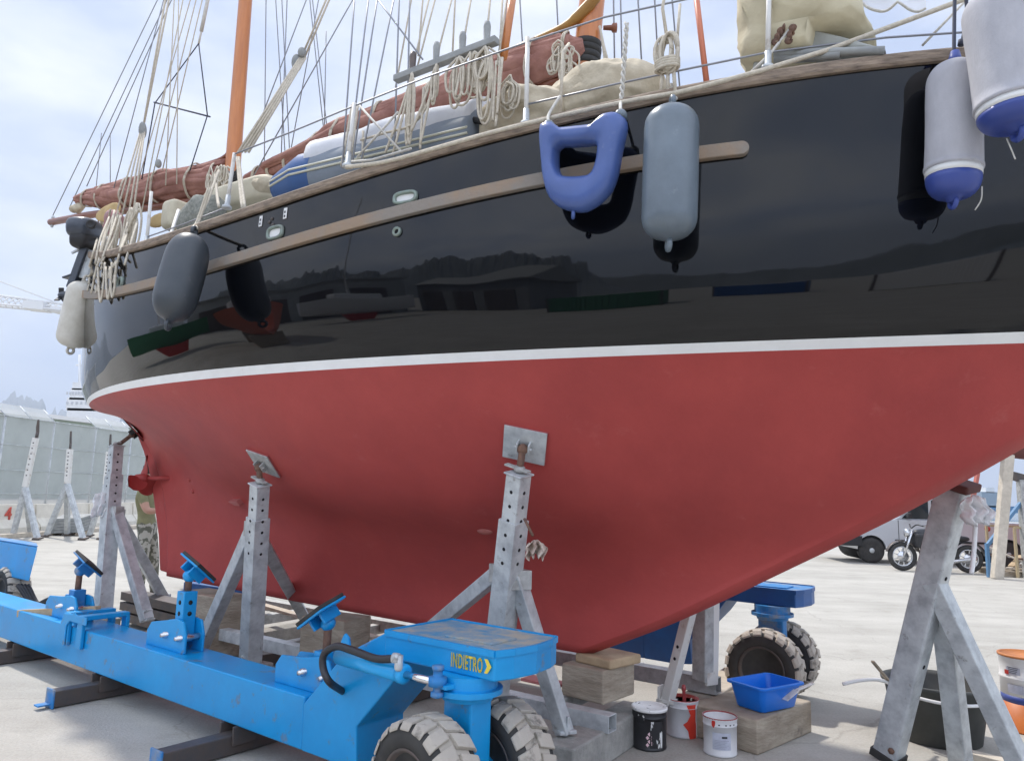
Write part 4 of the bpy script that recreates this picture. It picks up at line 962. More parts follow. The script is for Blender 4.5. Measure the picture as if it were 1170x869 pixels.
# fit lettering between its ends on the head's side plate
la, lb = tw(515, 761, .013), tw(551, 769, .013); me = t_.data
xs = [v_.co.dot(TA) for v_ in me.vertices]; x0_, x1_ = min(xs), max(xs); zs_ = [v_.co.z for v_ in me.vertices]; zb_ = min(zs_); zh = max(zs_)-zb_
for v_ in me.vertices:
    k = (v_.co.dot(TA)-x0_)/(x1_-x0_); q = la.lerp(lb, k); v_.co = V(q.x, q.y, min(la.z, lb.z)*.5+max(la.z, lb.z)*.5+(v_.co.z-zb_)/zh*.066)
g = MB(); c = lb+TA*.012+Z*.004+(Z*((la.z+lb.z)/2-lb.z)); u1 = Z*.062; g.prism([c, c+TA*.016+u1*.5, c+u1, c+TA*.018+u1, c+TA*.040+u1*.5, c+TA*.018], TN*.002); g.build('arrow_mark', 'yellow', hd)
# near steering unit, turned to the left
AX1 = V(.72, .69, 0); WR, WW = .30, .235
c1 = gd(488, 880, 3.52); c1.z = WR; wc = V(c1.x, c1.y, WR)+AX1.normalized()*.225
wheel_unit(wc, AX1, WR, WW, .46, zb-.06, trailer)
print('wheel centre', wc, 'zt', zt, 'zb', zb)
FT = V(0, 0, 0); fc = gd(884, 765, 6.25); fc.z = WR; FT = fc-wc; FT.z = 0
print('far offset', FT, FT.dot(TA), FT.dot(TN))
side(FT, 'blue_dark', 'blue_dirty')  # far side's shade is put into the colour, a deeper blue
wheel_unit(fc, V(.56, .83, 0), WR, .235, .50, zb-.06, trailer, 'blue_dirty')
# cylinder, rod, arm, hose
g = MB(); a, b = tw(388, 749, .10), tw(463, 770, .12); g.tube([a, b], .042, 20); g.lathe(b, b-a, [(-.03, .046), (0, .046), (.004, .03)], 20); cyl = g.build('steering_cylinder', 'blue_bright', trailer)
g = MB(); c = tw(494, 778, .12); g.tube([b, c], .018, 16); g.build('piston_rod', 'chrome', cyl)
g = MB(); c2 = tw(500, 778, .12); g.lathe(c2-Z*.07, Z, [(0, .02), (.005, .03), (.025, .03), (.026, .02), (.05, .02), (.051, .042), (.09, .042), (.091, .022), (.12, .022), (.122, .028), (.14, .028), (.142, 0)], 18); g.build('pivot_pin', 'blue_dirty', cyl)
g = MB(); q = V(wc.x, wc.y, c2.z-.02); g.bar(c2-Z*.02, q, .12, .02); g.build('steering_arm', 'blue', trailer, bevel=.004)
g = MB(); hp = [tw(x, y, .17) for x, y in ((452, 752), (430, 752), (404, 743), (385, 738), (371, 746), (369, 761), (376, 778), (392, 789))]; hp[-1] = tw(391, 789, .0); g.tube(spline(hp, 6), .019, 12); g.build('hydraulic_hose', 'hose', trailer)
g = MB()
for k in range(2): g.tube([tw(449+2*k, 751, .17), tw(456, 752, .16)], .024, 10)
g.lathe(tw(456, 748, .16), -Z, [(0, .02), (.06, .02), (.07, .014)], 10); g.build('hose_fitting', 'galv', trailer)
g = MB(); p = tw(392, 747, -.05); g.prism([p-TA*.05, p+TA*.06, p+TA*.03+Z*.09, p+Z*.11, p-TA*.02+Z*.08], -TN*.02); g.build('lifting_ear', 'blue', trailer, bevel=.006)
# support arms on the near beam
def arm(px, py, plate_l, plate_h, tube_h, pad_tilt, pad_yaw, blue='blue', wofs=-.08, screw=.12, pad=.24):
    t0 = tz(px, py, wofs)[0]; zb_ = .45
    fr = [(-.30, 0), (-.30, .10), (-.25, .16), (-.05, plate_h*.88), (.10, plate_h), (.18, plate_h*.95), (.22, .12), (.22, 0)]
    root = MB()
    for w_ in (wofs, wofs-.13): root.prism([tp(t0+a*plate_l/.52, w_, zb_+b) for a, b in fr], -TN*.018)
    pl = root.build('arm_bracket', 'blue', trailer, bevel=.005)
    g = MB()
    for a in (-.02, .17):
        g.lathe(tp(t0+a*plate_l/.52, wofs-.16, zb_+.10), TN, [(0, .022), (.185, .022), (.19, .014), (.205, .014)], 10)
    g.build('pin', 'steel', pl)
    g = MB(); ct = tp(t0+.07, wofs-.075, 0); g.bar(ct+Z*(zb_+.06), ct+Z*(zb_+tube_h), .10, .10, TN)
    tb = g.build('arm_post', blue, trailer, bevel=.006)
    g = MB()
    for k in range(int((tube_h-.25)/.075)): g.lathe(ct+Z*(zb_+.25+.075*k)+TN*.0485, TN, [(0, .016), (.003, .016)], 12)
    for k in range(int((tube_h-.25)/.075)): g.lathe(ct+Z*(zb_+.25+.075*k)+TA*.0485, TA, [(0, .016), (.003, .016)], 12)
    if g.v: g.build('pin_holes', 'void', tb)
    g = MB(); top = ct+Z*(zb_+tube_h+screw); g.tube([ct+Z*(zb_+tube_h-.02), top], .024, 12); g.build('screw', 'rust', tb)
    n = (Z*math.cos(pad_tilt)-TN*math.sin(pad_tilt)*math.cos(pad_yaw)+TA*math.sin(pad_tilt)*math.sin(pad_yaw)).normalized()
    s_ = n.cross(TN if abs(n.dot(TN)) < .8 else TA).normalized(); u_ = n.cross(s_)
    g = MB(); g.box(top+n*.075, (s_, u_, n), (pad, pad*.9, .014))
    for k in (-1, 1): g.box(top+n*.04+s_*(.05*k), (s_, u_, n), (.016, .14, .07))
    g.ellipsoid(top, (s_, u_, n), (.045, .045, .04)); g.build('pad', blue, tb, bevel=.004)
    g = MB(); g.box(top+n*.094, (s_, u_, n), (pad*.97, pad*.87, .022)); g.build('rubber_pad', 'rubber', tb, bevel=.004)
    return tb
arm(192, 728, .52, .22, .40, R(42), R(22), 'blue', screw=.10)
arm(72, 690, .60, .20, .24, R(42), R(22), 'blue_dirty', screw=.15)
arm(350, 776, .52, .20, .22, R(36), R(-122), 'blue', screw=.15)
# clamp astride the beam with a batten
tc0 = tz(84, 722, .02)[0]
g = MB()
for dt in (-.12, .12):
    for w_ in (.018, -.32): g.box(tp(tc0+dt, w_, .42), (TA, TN, Z), (.09, .028, .22))
    g.box(tp(tc0+dt, -.15, .54), (TA, TN, Z), (.09, .36, .035))
g.prism([tp(tc0+a, .033, z) for a, z in ((-.20, .34), (-.20, .46), (-.15, .55), (.0, .56), (.03, .585), (.06, .56), (.25, .56), (.25, .50), (-.04, .50), (-.09, .46), (-.09, .30))], TN*.012)
g.build('beam_clamp', 'blue', trailer, bevel=.006)
g = MB(); g.bar(tw(22, 703, -.02)+Z*.02, tw(112, 699, -.20)+Z*.02, .05, .06, Z); solo(g, 'batten', 'timber_new', 'short pale timber batten lying across the blue beam near its clamp', 'timber', bevel=.004)
# square cross tubes lying under the beam
for x, y in ((57, 808), (-55, 766), (178, 884)):
    e = gz(x, y, 0); dirn = (-TN)
    g = MB(); g.bar(e+Z*.062, e+dirn*2.4+Z*.062, .11, .11, Z); ct = g.build('cross_tube', 'darksteel', trailer, bevel=.006)
    g = MB(); g.box(e+TN*.006+Z*.066, (TA, TN, Z), (.125, .014, .13)); g.box(e+TN*.05+Z*.03, (TA, TN, Z), (.07, .09, .012)); g.build('end_plate', 'blue_dirty', ct, bevel=.004)
    tt = (e-T0).dot(TA)
    g = MB()
    for k in (-1, 1): g.box(tp(tt+k*.068, -.06, .115), (TA, TN, Z), (.016, .16, .11))
    g.build('tube_bracket', 'darksteel', ct, bevel=.003)
# tail head at the far end: tray on a column, hoses
Dh = 8.3; A_, B_ = gd(43, 625, Dh), gd(33, 664, Dh); L0 = A_-TA*1.3
g = MB(); g.prism([A_, B_, B_-TA*1.2, L0], V(-.56, .83, 0)*.5); th = g.build('tail_head', 'blue', trailer, bevel=.012)
g = MB(); VD = V(-.56, .83, 0)*.5; g.prism([A_+Z*.004, A_+Z*.004+VD, L0+VD+Z*.004, L0+Z*.004], Z*.01); g.build('deck_plate', 'blue_dirty', th)
g = MB(); q = B_-TA*.35+V(-.56, .83, 0)*.25; g.tube([q, V(q.x, q.y, .3)], .09, 14); g.build('steering_column', 'blue_dirty', trailer)
wheel(V(q.x, q.y, WR)-TA*.1+TN*.0, TN, WR, .24, trailer, 9)
g = MB()
for k in range(4): g.tube(spline([gd(20+4*k, 668, Dh+.2), gd(38+3*k, 690+k, Dh+.1), gd(60+5*k, 683+3*k, Dh-.2), gd(85+3*k, 692+2*k, Dh-.5)], 6), .022, 8)
g.build('hose_bundle', 'hose', trailer)

# ------------------------------------------------------------------ sleepers, frame and keel blocks
def timber(p, q, w_, h, name, mt, label, cat, group=None, bevel=.012):
    g = MB(); g.bar(p, q, w_, h, Z); return solo(g, name, mt, label, cat, group, bevel=bevel)
sl_a = gz(718, 857, 0); sd_ = (-BN); 
timber(sl_a+BN*.75+Z*.10-BA*.1, sl_a-BN*.36+Z*.10-BA*.1, .20, .20, 'sleeper', 'timber_grey', 'grey sleeper on the ground beside the black paint tin', 'sleeper', bevel=.012)
fs_ = gz(806, 822, 0); timber(fs_+BN*.10+Z*.10, fs_-BN*.9+Z*.10, .24, .20, 'sleeper', 'timber_pale', 'pale sleeper below the open end of the far frame tube', 'sleeper', bevel=.012)
frame = thing('cradle_frame', 'galvanised square tube cradle frame lying on sleepers below the keel', 'cradle', gz(500, 800, .2))
ta0, ta1 = gz(222, 716, .24), gz(700, 826, .24)
ta1d = (ta1-ta0).normalized()
g = MB(); g.tubebar(ta0, ta1, .10, .006, Z); g.build('near_rail', 'galv', frame, bevel=.003)
tb1 = gz(821, 783, .27); tb0 = tb1-ta1d*5.6
g = MB(); g.tubebar(tb0, tb1, .11, .006, Z); g.build('far_rail', 'galv_old', frame, bevel=.003)
for k in (.03, .30, .62, .90):
    a = ta0.lerp(ta1, k); nb_ = (tb0-a).dot(BN); g = MB(); b = a+BN*nb_
    g.bar(a-BN*.052+Z*.0, b+BN*.06, .09, .09, Z); g.build('cross_member', 'galv_old', frame, bevel=.003)
for k, lab in ((.08, 'grey sleeper across the yard below the second stand'), (.55, 'grey sleeper hidden midway below the cradle frame')):
    a = ta0.lerp(ta1, k); timber(V(a.x, a.y, .095)+BN*.12, V(a.x, a.y, .095)-BN*1.9, .2, .18, 'sleeper', 'timber_grey', lab, 'sleeper')
def block(s, b, z0, z1, ls, lb_, yaw, mt, name, label, cat='timber block'):
    c = bp(s, b, 1); c.z = (z0+z1)/2; a = BA*math.cos(yaw)+BN*math.sin(yaw); n_ = Z.cross(a)
    g = MB(); g.box(c, (a, n_, Z), (ls, lb_, z1-z0)); return solo(g, name, mt, label, cat, bevel=.014, seg=3)
ck = gz(687, 778, .42)
ks = (ck-BO).dot(BA)/SC; kb = (ck-BO).dot(BN)/SC
print('block at', ks, kb)
ZK = EYE+(.45-EYE)*SC
block(ks-.10, kb-.16, .295, ZK-.065, .33, .38, R(8), 'timber', 'keel_block', 'heavy weathered timber keel block below the forefoot')
block(ks-.04, kb-.20, ZK-.065, ZK-.004, .30, .33, R(14), 'timber_new', 'keel_wedge', 'split pale wedge between keel block and forefoot', 'wedge')
block(-4.45, .0, .02, .58, .60, .34, R(3), 'timber', 'keel_block', 'stacked brown timber block below the aft keel end')
block(-2.6, .0, .02, .545, .45, .36, R(-5), 'timber', 'keel_block', 'timber block under the middle of the keel')
for i, (x0, y0, x1, y1, lab) in enumerate(((345, 703, 430, 729, 'long pale plank lying behind the third blue support arm'), (300, 691, 372, 712, 'pale plank lying beside the second stand'))):
    timber(gz(x0, y0, .36), gz(x1, y1, .36), .09, .03, 'plank', 'timber_pale', lab, 'plank', bevel=.003)
g = MB(); p, q = gz(122, 705, .10), gz(228, 735, .10)
for k in range(3): g.bar(p+Z*(.11*k)-BN*.25, q+Z*(.11*k)-BN*.25, .22, .09, Z)
solo(g, 'steel_plates', 'darksteel', 'dark steel plates stacked behind the stern stand', 'steel stack', bevel=.004)
g = MB(); p = gz(198, 700, .2); g.box(V(p.x, p.y, .32)-BN*.5, (BA, BN, Z), (.75, .3, .30)); solo(g, 'blue_case', 'blue_dark', 'dark blue steel case standing below the rudder heel', 'case', bevel=.01)

# ------------------------------------------------------------------ stands
def stand(label, plate_px, top_px, foot, legs, w_=.12, plate=(.25, .20), roll=0.0, plate_mt='galv_old', holes=6, mt='galv', inner=.0, topD=None, group=None, nut=True, wl=.09, along=None):
    p, n = hit(*plate_px); t = BA-n*BA.dot(n); t.normalize(); u = n.cross(t)
    if along:                                   # pad lying along the turn of the quarter
        e0, e1 = hit(*along[0])[0], hit(*along[1])[0]; p = (e0+e1)/2; u = (e1-e0).normalized(); n = (p-CAM).cross(u).normalized(); n = n if n.dot(RT) < 0 else -n; t = u.cross(n)
    ca, sa = math.cos(roll), math.sin(roll); t, u = t*ca+u*sa, u*ca-t*sa
    top = gd(*top_px, topD or (p+n*.1).y)
    st_ = thing('boat_stand', label, 'boat stand', foot)
    d = (top-foot).normalized(); L = (top-foot).length; fc = TN
    g = MB(); lo = foot.lerp(top, .82); g.bar(foot, lo, w_, w_, fc); x, y, _ = frame_of(d, fc)
    for k in range(holes):
        c = top-d*(.10+.085*k); ww = w_*.42 if k*.085+.1 < L*.18 else w_*.5
        for e in (x, y):
            for s_ in (-1, 1): g.lathe(c+e*s_*(ww-.001), e*s_, [(0, .011), (.003, .011)], 10, 1)
    ps = g.build('post', [mt, 'void'], st_, bevel=.008)
    g = MB(); g.bar(lo-d*.02, top, w_*.84, w_*.84, fc); g.box(top, (x, y, d), (w_*1.02, w_*1.02, .012)); ip = g.build('extension', mt, st_, bevel=.005)
    if nut:
        g = MB(); g.bar(top+d*.03-x*.10, top+d*.03+x*.07, .035, .010, d); g.lathe(top+d*.012, d, [(0, .032), (.03, .032)], 6); g.build('screw_nut', 'galv_old', st_)
    g = MB(); hb = p+n*.035; g.tube([top, hb+n*.02], .021, 12); g.ellipsoid(hb+n*.02, (t, u, n), (.032, .032, .035)); g.build('screw', 'rust', st_)
    g = MB(); g.box(p+n*.014, (t, u, n), (plate[0], plate[1], .010))
    for k in (-1, 1): g.box(p+n*.04+t*(.035*k), (t, u, n), (.010, .07, .05))
    g.tube([p+n*.045-t*.05, p+n*.045+t*.05], .009, 8); pd = g.build('pad_plate', plate_mt, st_, bevel=.002)
    g = MB(); g.box(p+n*.005, (t, u, n), (plate[0]*1.02, plate[1]*1.02, .012)); g.build('wood_facing', mat('red_stained_facing', (.33, .07, .07), .8), pd)
    for k, ft in legs:
        a = foot+(top-foot)*k; dd = (ft-a).normalized(); sdir = (ft-a); sdir.z = 0; sdir.normalize()
        g = MB(); g.bar(a+sdir*w_*.4, ft, wl, wl, fc); lg_ = g.build('leg', mt, st_, bevel=.006)
        g = MB(); g.box(ft+Z*.01, (sdir, sdir.cross(Z), Z), (.11, .10, .02)); g.box(ft+sdir*.0+Z*.05, (sdir, sdir.cross(Z), Z), (.02, .10, .10)); g.build('foot_plate', mt, lg_, bevel=.003)
        g = MB(); q_ = a+sdir*w_*.55-Z*.03; g.box(q_, (sdir, sdir.cross(Z), Z), (.13, .10, .11)); g.build('hinge_bracket', 'galv_old', lg_, bevel=.004)
    g = MB(); g.lathe(foot+d*.05-fc.cross(Z)*.0+fc*(w_*.5), fc, [(0, .018), (.014, .018), (.016, 0)], 6); g.build('bolt', 'galv_old', ps)
    return st_, top, foot, p, n
FZ = .26
gB = gz(562, 818, FZ); SB = stand('galvanised tripod stand with square pad plate behind the yellow lettering', (600, 507), (593, 541), gB, [(.60, gz(645, 836, .22)), (.62, gz(436, 765, FZ))], w_=.125, plate=(.255, .225), roll=R(-22), plate_mt='galv', wl=.085)
gA = gz(286, 756, FZ); SA = stand('galvanised tripod stand with small pad, second from the stern', (302, 528), (297, 553), gA, [(.78, gz(228, 744, FZ)), (.72, gz(354, 716, FZ))], w_=.125, plate=(.24, .22), roll=R(-10), wl=.09)
gC = gz(117, 705, FZ); SCs = stand('galvanised stand with white rag below the rudder, nearest the stern', (134, 487), (133, 510), gC, [(.62, gz(168, 708, FZ)), (.60, gz(190, 688, FZ))], w_=.135, plate=(.26, .30), roll=R(0), plate_mt='rubber', holes=8, wl=.10, along=((138, 483), (154, 503)))
for nm, S_ in (('A', SA), ('B', SB), ('C', SCs)): print(nm, 'top', tuple(round(v_, 2) for v_ in S_[1]), 'foot', tuple(round(v_, 2) for v_ in S_[2]), 'plate', tuple(round(v_, 2) for v_ in S_[3]), 'n', tuple(round(v_, 2) for v_ in S_[4]))
# low blocks that carry the feet
def footblock(p, label, sx=.26, sy=.24):
    g = MB(); g.box(V(p.x, p.y, (p.z-.002)/2), (BA, BN, Z), (sx, sy, p.z-.006)); solo(g, 'foot_block', 'timber_grey', label, 'block', bevel=.01)
footblock(gA, 'grey block below the post of the second stand'); footblock(gB, 'grey block below the post behind the lettering'); footblock(gC, 'grey block below the post of the stern stand')
# bow stand: inclined post with two braces, stands on the ground
bf = gz(1014, 866, .0); bt = gd(1090, 556, 4.35)
bow = thing('boat_stand', 'large slanting galvanised stand under the bow in front of the black tub', 'boat stand', bf)
fcb = V(-.80, -.60, 0)
g = MB(); g.bar(bf, bt, .15, .135, fcb); pb = g.build('post', 'galv', bow, bevel=.012)
d = (bt-bf).normalized(); x, y, _ = frame_of(d, fcb)
g = MB(); g.box(bf+d*.03, (x, y, d), (.165, .15, .05)); g.build('shoe', 'rubber', pb)
g = MB()
for k, ss in ((.30, 1), (.62, 1), (.08, 1)): g.lathe(bf+(bt-bf)*(1-k)+x*.0755*(1 if x.x > 0 else -1), x*(1 if x.x > 0 else -1), [(0, .013), (.003, .013)], 10)
g.build('pin_holes', 'void', pb)
g = MB(); a = gd(1066, 662, 4.53); q = gz(1178, 900, 0); g.bar(a, q, .10, .12, fcb); g.build('brace', 'galv', bow, bevel=.008)
g = MB(); a2 = gd(1077, 690, 4.62); q2 = gz(1098, 872, 0); g.bar(a2, q2, .11, .11, fcb); g.build('leg', 'galv', bow, bevel=.008)
g = MB(); g.lathe(bf+d*.10+fcb*.0685+x*.04, fcb, [(0, .02), (.012, .02), (.014, 0)], 6); g.build('bolt', 'rust', pb)
sp = bt; hb_, hn_ = hit(1092, 545)
g = MB(); g.box(bt+d*.02, (x, y, d), (.22, .18, .05)); g.build('pad', mat('dark_red_pad', (.10, .035, .03), .8), bow, bevel=.01)
# far side stand seen below the forefoot
ff = gz(803, 776, .32); fD = ff.y
far = thing('boat_stand', 'grey stand with white leg partly hidden beyond the forefoot', 'boat stand', ff)
g = MB(); g.bar(ff, gd(804, 600, fD-.1), .115, .10, fcb); g.build('post', 'galv_old', far, bevel=.006)
g = MB(); g.bar(gd(815, 680, fD-.02), gd(813, 782, fD-.02), .02, .12, fcb); g.build('edge_plate', 'white_steel', far)
a, b = gd(790, 690, fD-.35), gz(762, 803, .20); g = MB(); g.bar(a, b, .07, .07, fcb); lg_ = g.build('leg', 'white_steel', far, bevel=.005)
g = MB()
for k in (.42, .54): g.lathe(a.lerp(b, k)+fcb*.0345, fcb, [(0, .011), (.003, .011)], 10)
g.build('pin_holes', 'void', lg_)
g = MB(); g.box(b+Z*.02, (BA, BN, Z), (.12, .09, .02)); g.box(b+Z*.06-BA*.045, (BA, BN, Z), (.012, .09, .10)); g.build('foot_plate', 'white_steel', lg_)
# rags
def rag(label, c, sx, sz, mt, seed, ax=None, tail=None):
    ax = ax or RT; g = MB(); rows = []
    for j in range(13):
        v_ = j/12; row = []
        for i in range(17):
            u_ = i/16-.5; wd = sx*(.45+.75*math.sin(math.pi*(.15+.75*v_)))
            p = c+ax*(u_*wd+.25*sx*noise.noise(V(v_*3, seed, 2)))-Z*(sz*v_+.04*abs(u_))+FW*(-.07+.05*math.sin(u_*17+seed+v_*3)*(.3+v_)+.04*noise.noise(V(u_*5, v_*4, seed)))
            row.append(p)
        rows.append(row)
    g.grid(rows)
    if tail: g.tube(spline(tail, 5), .012, 6)
    g2 = solo(g, 'rag', mt, label, 'rag'); so_ = g2.modifiers.new('thick', 'SOLIDIFY'); so_.thickness = .004; return g2
p = gd(124, 560, SCs[1].y-.05); rag('white rag tied round the stern stand', p+FW*-.06, .17, .24, 'white_cloth', 2.0)
p = gd(612, 612, SB[1].y-.02); rag('paint stained rag stuffed behind the leg of the lettered trailer stand', p-FW*.02, .10, .085, 'dirty_cloth', 5.0)
p = gd(1103, 562, 4.30); rag('white rag with long tail hanging on the bow stand top', p-FW*.02, .13, .15, 'white_cloth', 8.0, tail=[p+V(.04, -.02, -.1), gd(1114, 610, 4.28), gd(1112, 640, 4.28), gd(1110, 655, 4.28)])
g = MB(); a, b = gd(599, 592, SB[1].y-.10), gd(609, 612, SB[1].y-.14); g.tube([a, b], .008, 8); g.build('locking_pin', 'rust', SB[0])
# ------------------------------------------------------------------ paint tins, tub, buckets
def tin(name, label, px, py, r, h, body_mt, seed=0, drips=None, lid=None, inside=None):
    b = gz(px, py, 0.002); t_ = thing(name, label, 'paint tin', b)
    g = MB(); g.lathe(b, Z, [(0, r*.955), (.004, r*.985), (.012, r*.985), (.016, r*.96), (h*.78, r*.97), (h*.785, r*1.0), (h*.80, r*1.005), (h*.815, r*.985), (h-.012, r*.995), (h-.008, r*1.025), (h, r*1.025), (h+.002, r*.99), (h-.014, r*.96), (h-.07, r*.955), (h-.071, 0)], 40)
    o = g.build('body', body_mt, t_)
    g = MB(); g.lathe(b+Z*(h-.055), Z, [(0, r*.955), (.001, 0)], 36); g.build('paint', inside or body_mt, t_)
    return t_, b
def on_tin(b, r, a, z, w_, hh, mt, parent, name, pts=None, lift=.0015, n=10):
    """a thin curved patch on the tin's wall; a = angle seen from the camera (0 = towards it)"""
    base = math.atan2(-b.y, -b.x); g = MB(); rows = []
    for j in range(2 if not pts else len(pts)):
        row = []
        for i in range(n+1):
            if pts: zz, w0, w1 = pts[j]; aa = base+a+(w0+(w1-w0)*i/n)/r
            else: zz = z+hh*(j); aa = base+a+(-w_/2+w_*i/n)/r
            row.append(V(b.x+math.cos(aa)*(r+lift), b.y+math.sin(aa)*(r+lift), b.z+zz))
        rows.append(row)
    g.grid(rows); return g.build(name, mt, parent)
white_spl = mat('black_tin_white_splashes', (.75, .75, .73), .5, col2=(.016, .016, .018), vscale=16, thr=(.54, .58), detail=8, stretch=(1, 1, .35))
white_lid = mat('white_paint_on_tin', (.78, .78, .76), .45, col2=(.05, .05, .05), vscale=26, thr=(.34, .38), detail=4)
tb_, b = tin('paint_tin', 'black paint tin splashed with white paint', 742, 852, .112, .245, mat('black_tin', (.018, .018, .02), .4, col2=(.03, .03, .034), vscale=8), inside='void')
g = MB(); g.lathe(b+Z*.231, Z, [(0, .116), (.018, .117), (.019, .105), (.009, .10), (.008, 0)], 36); g.build('lid', white_lid, tb_)
on_tin(b, .109, .42, .02, .085, .16, white_spl, tb_, 'paint_splash')
on_tin(b, .109, -.55, .165, .055, .05, white_spl, tb_, 'paint_splash')
for dx, dz in ((0, .105), (-.012, .083), (.012, .083), (0, .061), (-.012, .04), (.014, .05)):
    on_tin(b, .109, 0, 0, 0, 0, 'paperred' if False else mat('hazard_diamond', (.74, .52, .55), .6), tb_, 'hazard_symbol', [(dz-.012, dx-.0005, dx+.0005), (dz, dx-.011, dx+.011), (dz+.012, dx-.0005, dx+.0005)], n=2)
tw_, b = tin('paint_tin', 'white paint tin with grey label and red rim drips', 823, 859, .107, .225, mat('white_tin', (.70, .70, .71), .4, col2=(.60, .60, .61), vscale=9), inside=mat('white_dried_paint', (.76, .74, .72), .5, col2=(.66, .60, .58), vscale=12))
g = MB(); g.lathe(b+Z*.216, Z, [(0, .1085), (.008, .1105), (.0105, .1095), (.0105, .104), (.002, .103)], 36, cap=False); g.build('red_rim', mat('dark_red_rim', (.28, .05, .045), .5), tw_)
on_tin(b, .1045, .10, .045, .115, .10, 'label', tw_, 'label')
for k, (z, w0, w1) in enumerate(((.12, -.03, .012),)): on_tin(b, .1055, .10, 0, 0, 0, 'ink', tw_, 'print', [(z-.006, w0+.03, w1+.022), (z+.006, w0+.03, w1+.022)])
for k in range(6): on_tin(b, .1055, .10, 0, 0, 0, mat('pale_print', (.30, .31, .38), .6) if k == 0 else bpy.data.materials['pale_print'], tw_, 'print', [(.098-.009*k, -.045, .045-.012*(k % 3)), (.101-.009*k, -.045, .045-.012*(k % 3))])
on_tin(b, .1065, -.38, 0, 0, 0, 'redlamp', tw_, 'paint_drip', [(.172, -.002, .002), (.186, -.011, .010), (.205, -.012, .012), (.215, -.008, .009)])
for a in (.35, .62, .9, -.05): on_tin(b, .1065, a, .188, .010, .008, 'ink', tw_, 'print')
tr_, b = tin('paint_tin', 'white tin of red paint with brush standing in it', 780, 838, .108, .235, mat('white_tin_red', (.66, .66, .68), .45, col2=(.56, .56, .58), vscale=9), inside=mat('red_wet_paint', (.36, .045, .04), .25))
g = MB(); g.lathe(b+Z*.215, Z, [(0, .1055), (.012, .1075), (.022, .1125), (.0225, .105), (.0, .103)], 36); g.build('red_rim', mat('red_smeared_rim', (.36, .06, .05), .5, col2=(.6, .5, .48), vscale=20, thr=(.3, .36)), tr_)
redrun = mat('red_paint_run', (.62, .05, .03), .35)
on_tin(b, .1065, .62, 0, 0, 0, redrun, tr_, 'paint_run', [(.0, -.02, .035), (.05, -.03, .035), (.075, -.05, .036), (.09, -.064, .034), (.11, -.035, .03), (.15, -.012, .03), (.19, -.03, .03), (.215, -.04, .035)])
br = thing('paint_brush', 'red handled paint brush standing in the red paint', 'paint brush', b+Z*.15)
q0, q1 = b+V(.015, .0, .14), gd(781, 782, b.y-.01); d = (q1-q0).normalized(); g = MB(); g.lathe(q0, d, [(.04, .012), (.09, .014), (.14, .011), ((q1-q0).length-.03, .016), ((q1-q0).length, .013), ((q1-q0).length+.004, 0)], 12); g.build('handle', mat('dark_red_handle', (.32, .05, .05), .4), br)
g = MB(); g.bar(q0, q0+d*.05, .05, .016); g.build('ferrule', 'galv', br)
g = MB(); q = b+V(.05, .02, .15); g.bar(q, gd(790, 797, b.y), .012, .006); solo(g, 'stirring_stick', 'timber_pale', 'short paint stirring stick leaning in the red paint tin', 'stick')
pt = gz(800, 832, 0); g = MB(); e1_, e2_ = BA, BN
rows = [[pt+e1_*(sx*a*k)+e2_*(sy*c*k)+Z*z for sx, sy in ((-1, -1), (1, -1), (1, 1), (-1, 1))] for a, c, k, z in ((.12, .16, .85, .004), (.12, .16, 1.0, .13), (.128, .168, 1.0, .13), (.128, .168, 1.0, .125), (.115, .155, .98, .12), (.115, .155, .83, .012))]
g.grid(rows, 0, False, True); n_ = len(g.v); g.f += [(3, 2, 1, 0), (n_-4, n_-3, n_-2, n_-1)]; g.mi += [0, 0]; g.sm += [False]*2
solo(g, 'paint_tray', mat('red_paint_tray', (.50, .05, .045), .45, col2=(.42, .04, .04), vscale=7), 'red plastic paint bucket tray behind the white paint tin', 'paint tray', bevel=.004)
# wood block and blue tub
ca_, cb_, cc_ = gz(866, 863, 0), gz(928, 836, 0), gz(821, 834, 0)
u_ = (cb_-ca_); v_ = u_.normalized().cross(Z); v_ = v_ if v_.dot(cc_-ca_) > 0 else -v_
lv = (cc_-ca_).length; ctr = ca_+u_*.5+v_*lv*.5
g = MB(); g.box(ctr+Z*.105, (u_, v_, Z), (u_.length, lv, .21)); solo(g, 'timber_baulk', 'timber', 'squared timber baulk carrying the bright blue tub', 'timber block', bevel=.012, seg=3)
tc_ = gz(884, 806, .215); tu = (gz(921, 806, .22)-gz(868, 817, .22)).normalized(); tv = Z.cross(tu)
if tv.y < 0: tv = -tv
tc_ = gz(868, 817, .214)+tu*.225+tv*.13
g = MB(); rows = []
def rr_(a, c, r_, z, k=6):
    out = []
    for sx, sy, st0 in ((1, 1, 0), (-1, 1, 1), (-1, -1, 2), (1, -1, 3)):
        for i in range(k): an = (st0+i/(k-1))*math.pi/2; out.append(tc_+tu*(sx*(a-r_)+math.cos(an)*r_)+tv*(sy*(c-r_)+math.sin(an)*r_)+Z*z)
    return out
for a, c, r_, z in ((.165, .105, .03, 0), (.175, .115, .035, .008), (.205, .145, .04, .155), (.222, .162, .045, .158), (.222, .162, .045, .150), (.224, .164, .045, .152), (.224, .164, .045, .164), (.203, .143, .04, .166), (.172, .112, .035, .014), (.16, .10, .03, .008)): rows.append(rr_(a, c, r_, z))
g.grid(rows, 0, True, True); n_ = len(rows[0]); g.f += [tuple(range(n_)), tuple(len(g.v)-n_+k for k in range(n_))]; g.mi += [0, 0]; g.sm += [False]*2
solo(g, 'plastic_tub', 'bluetub', 'bright blue plastic tub standing on a timber baulk', 'tub', auto=45)
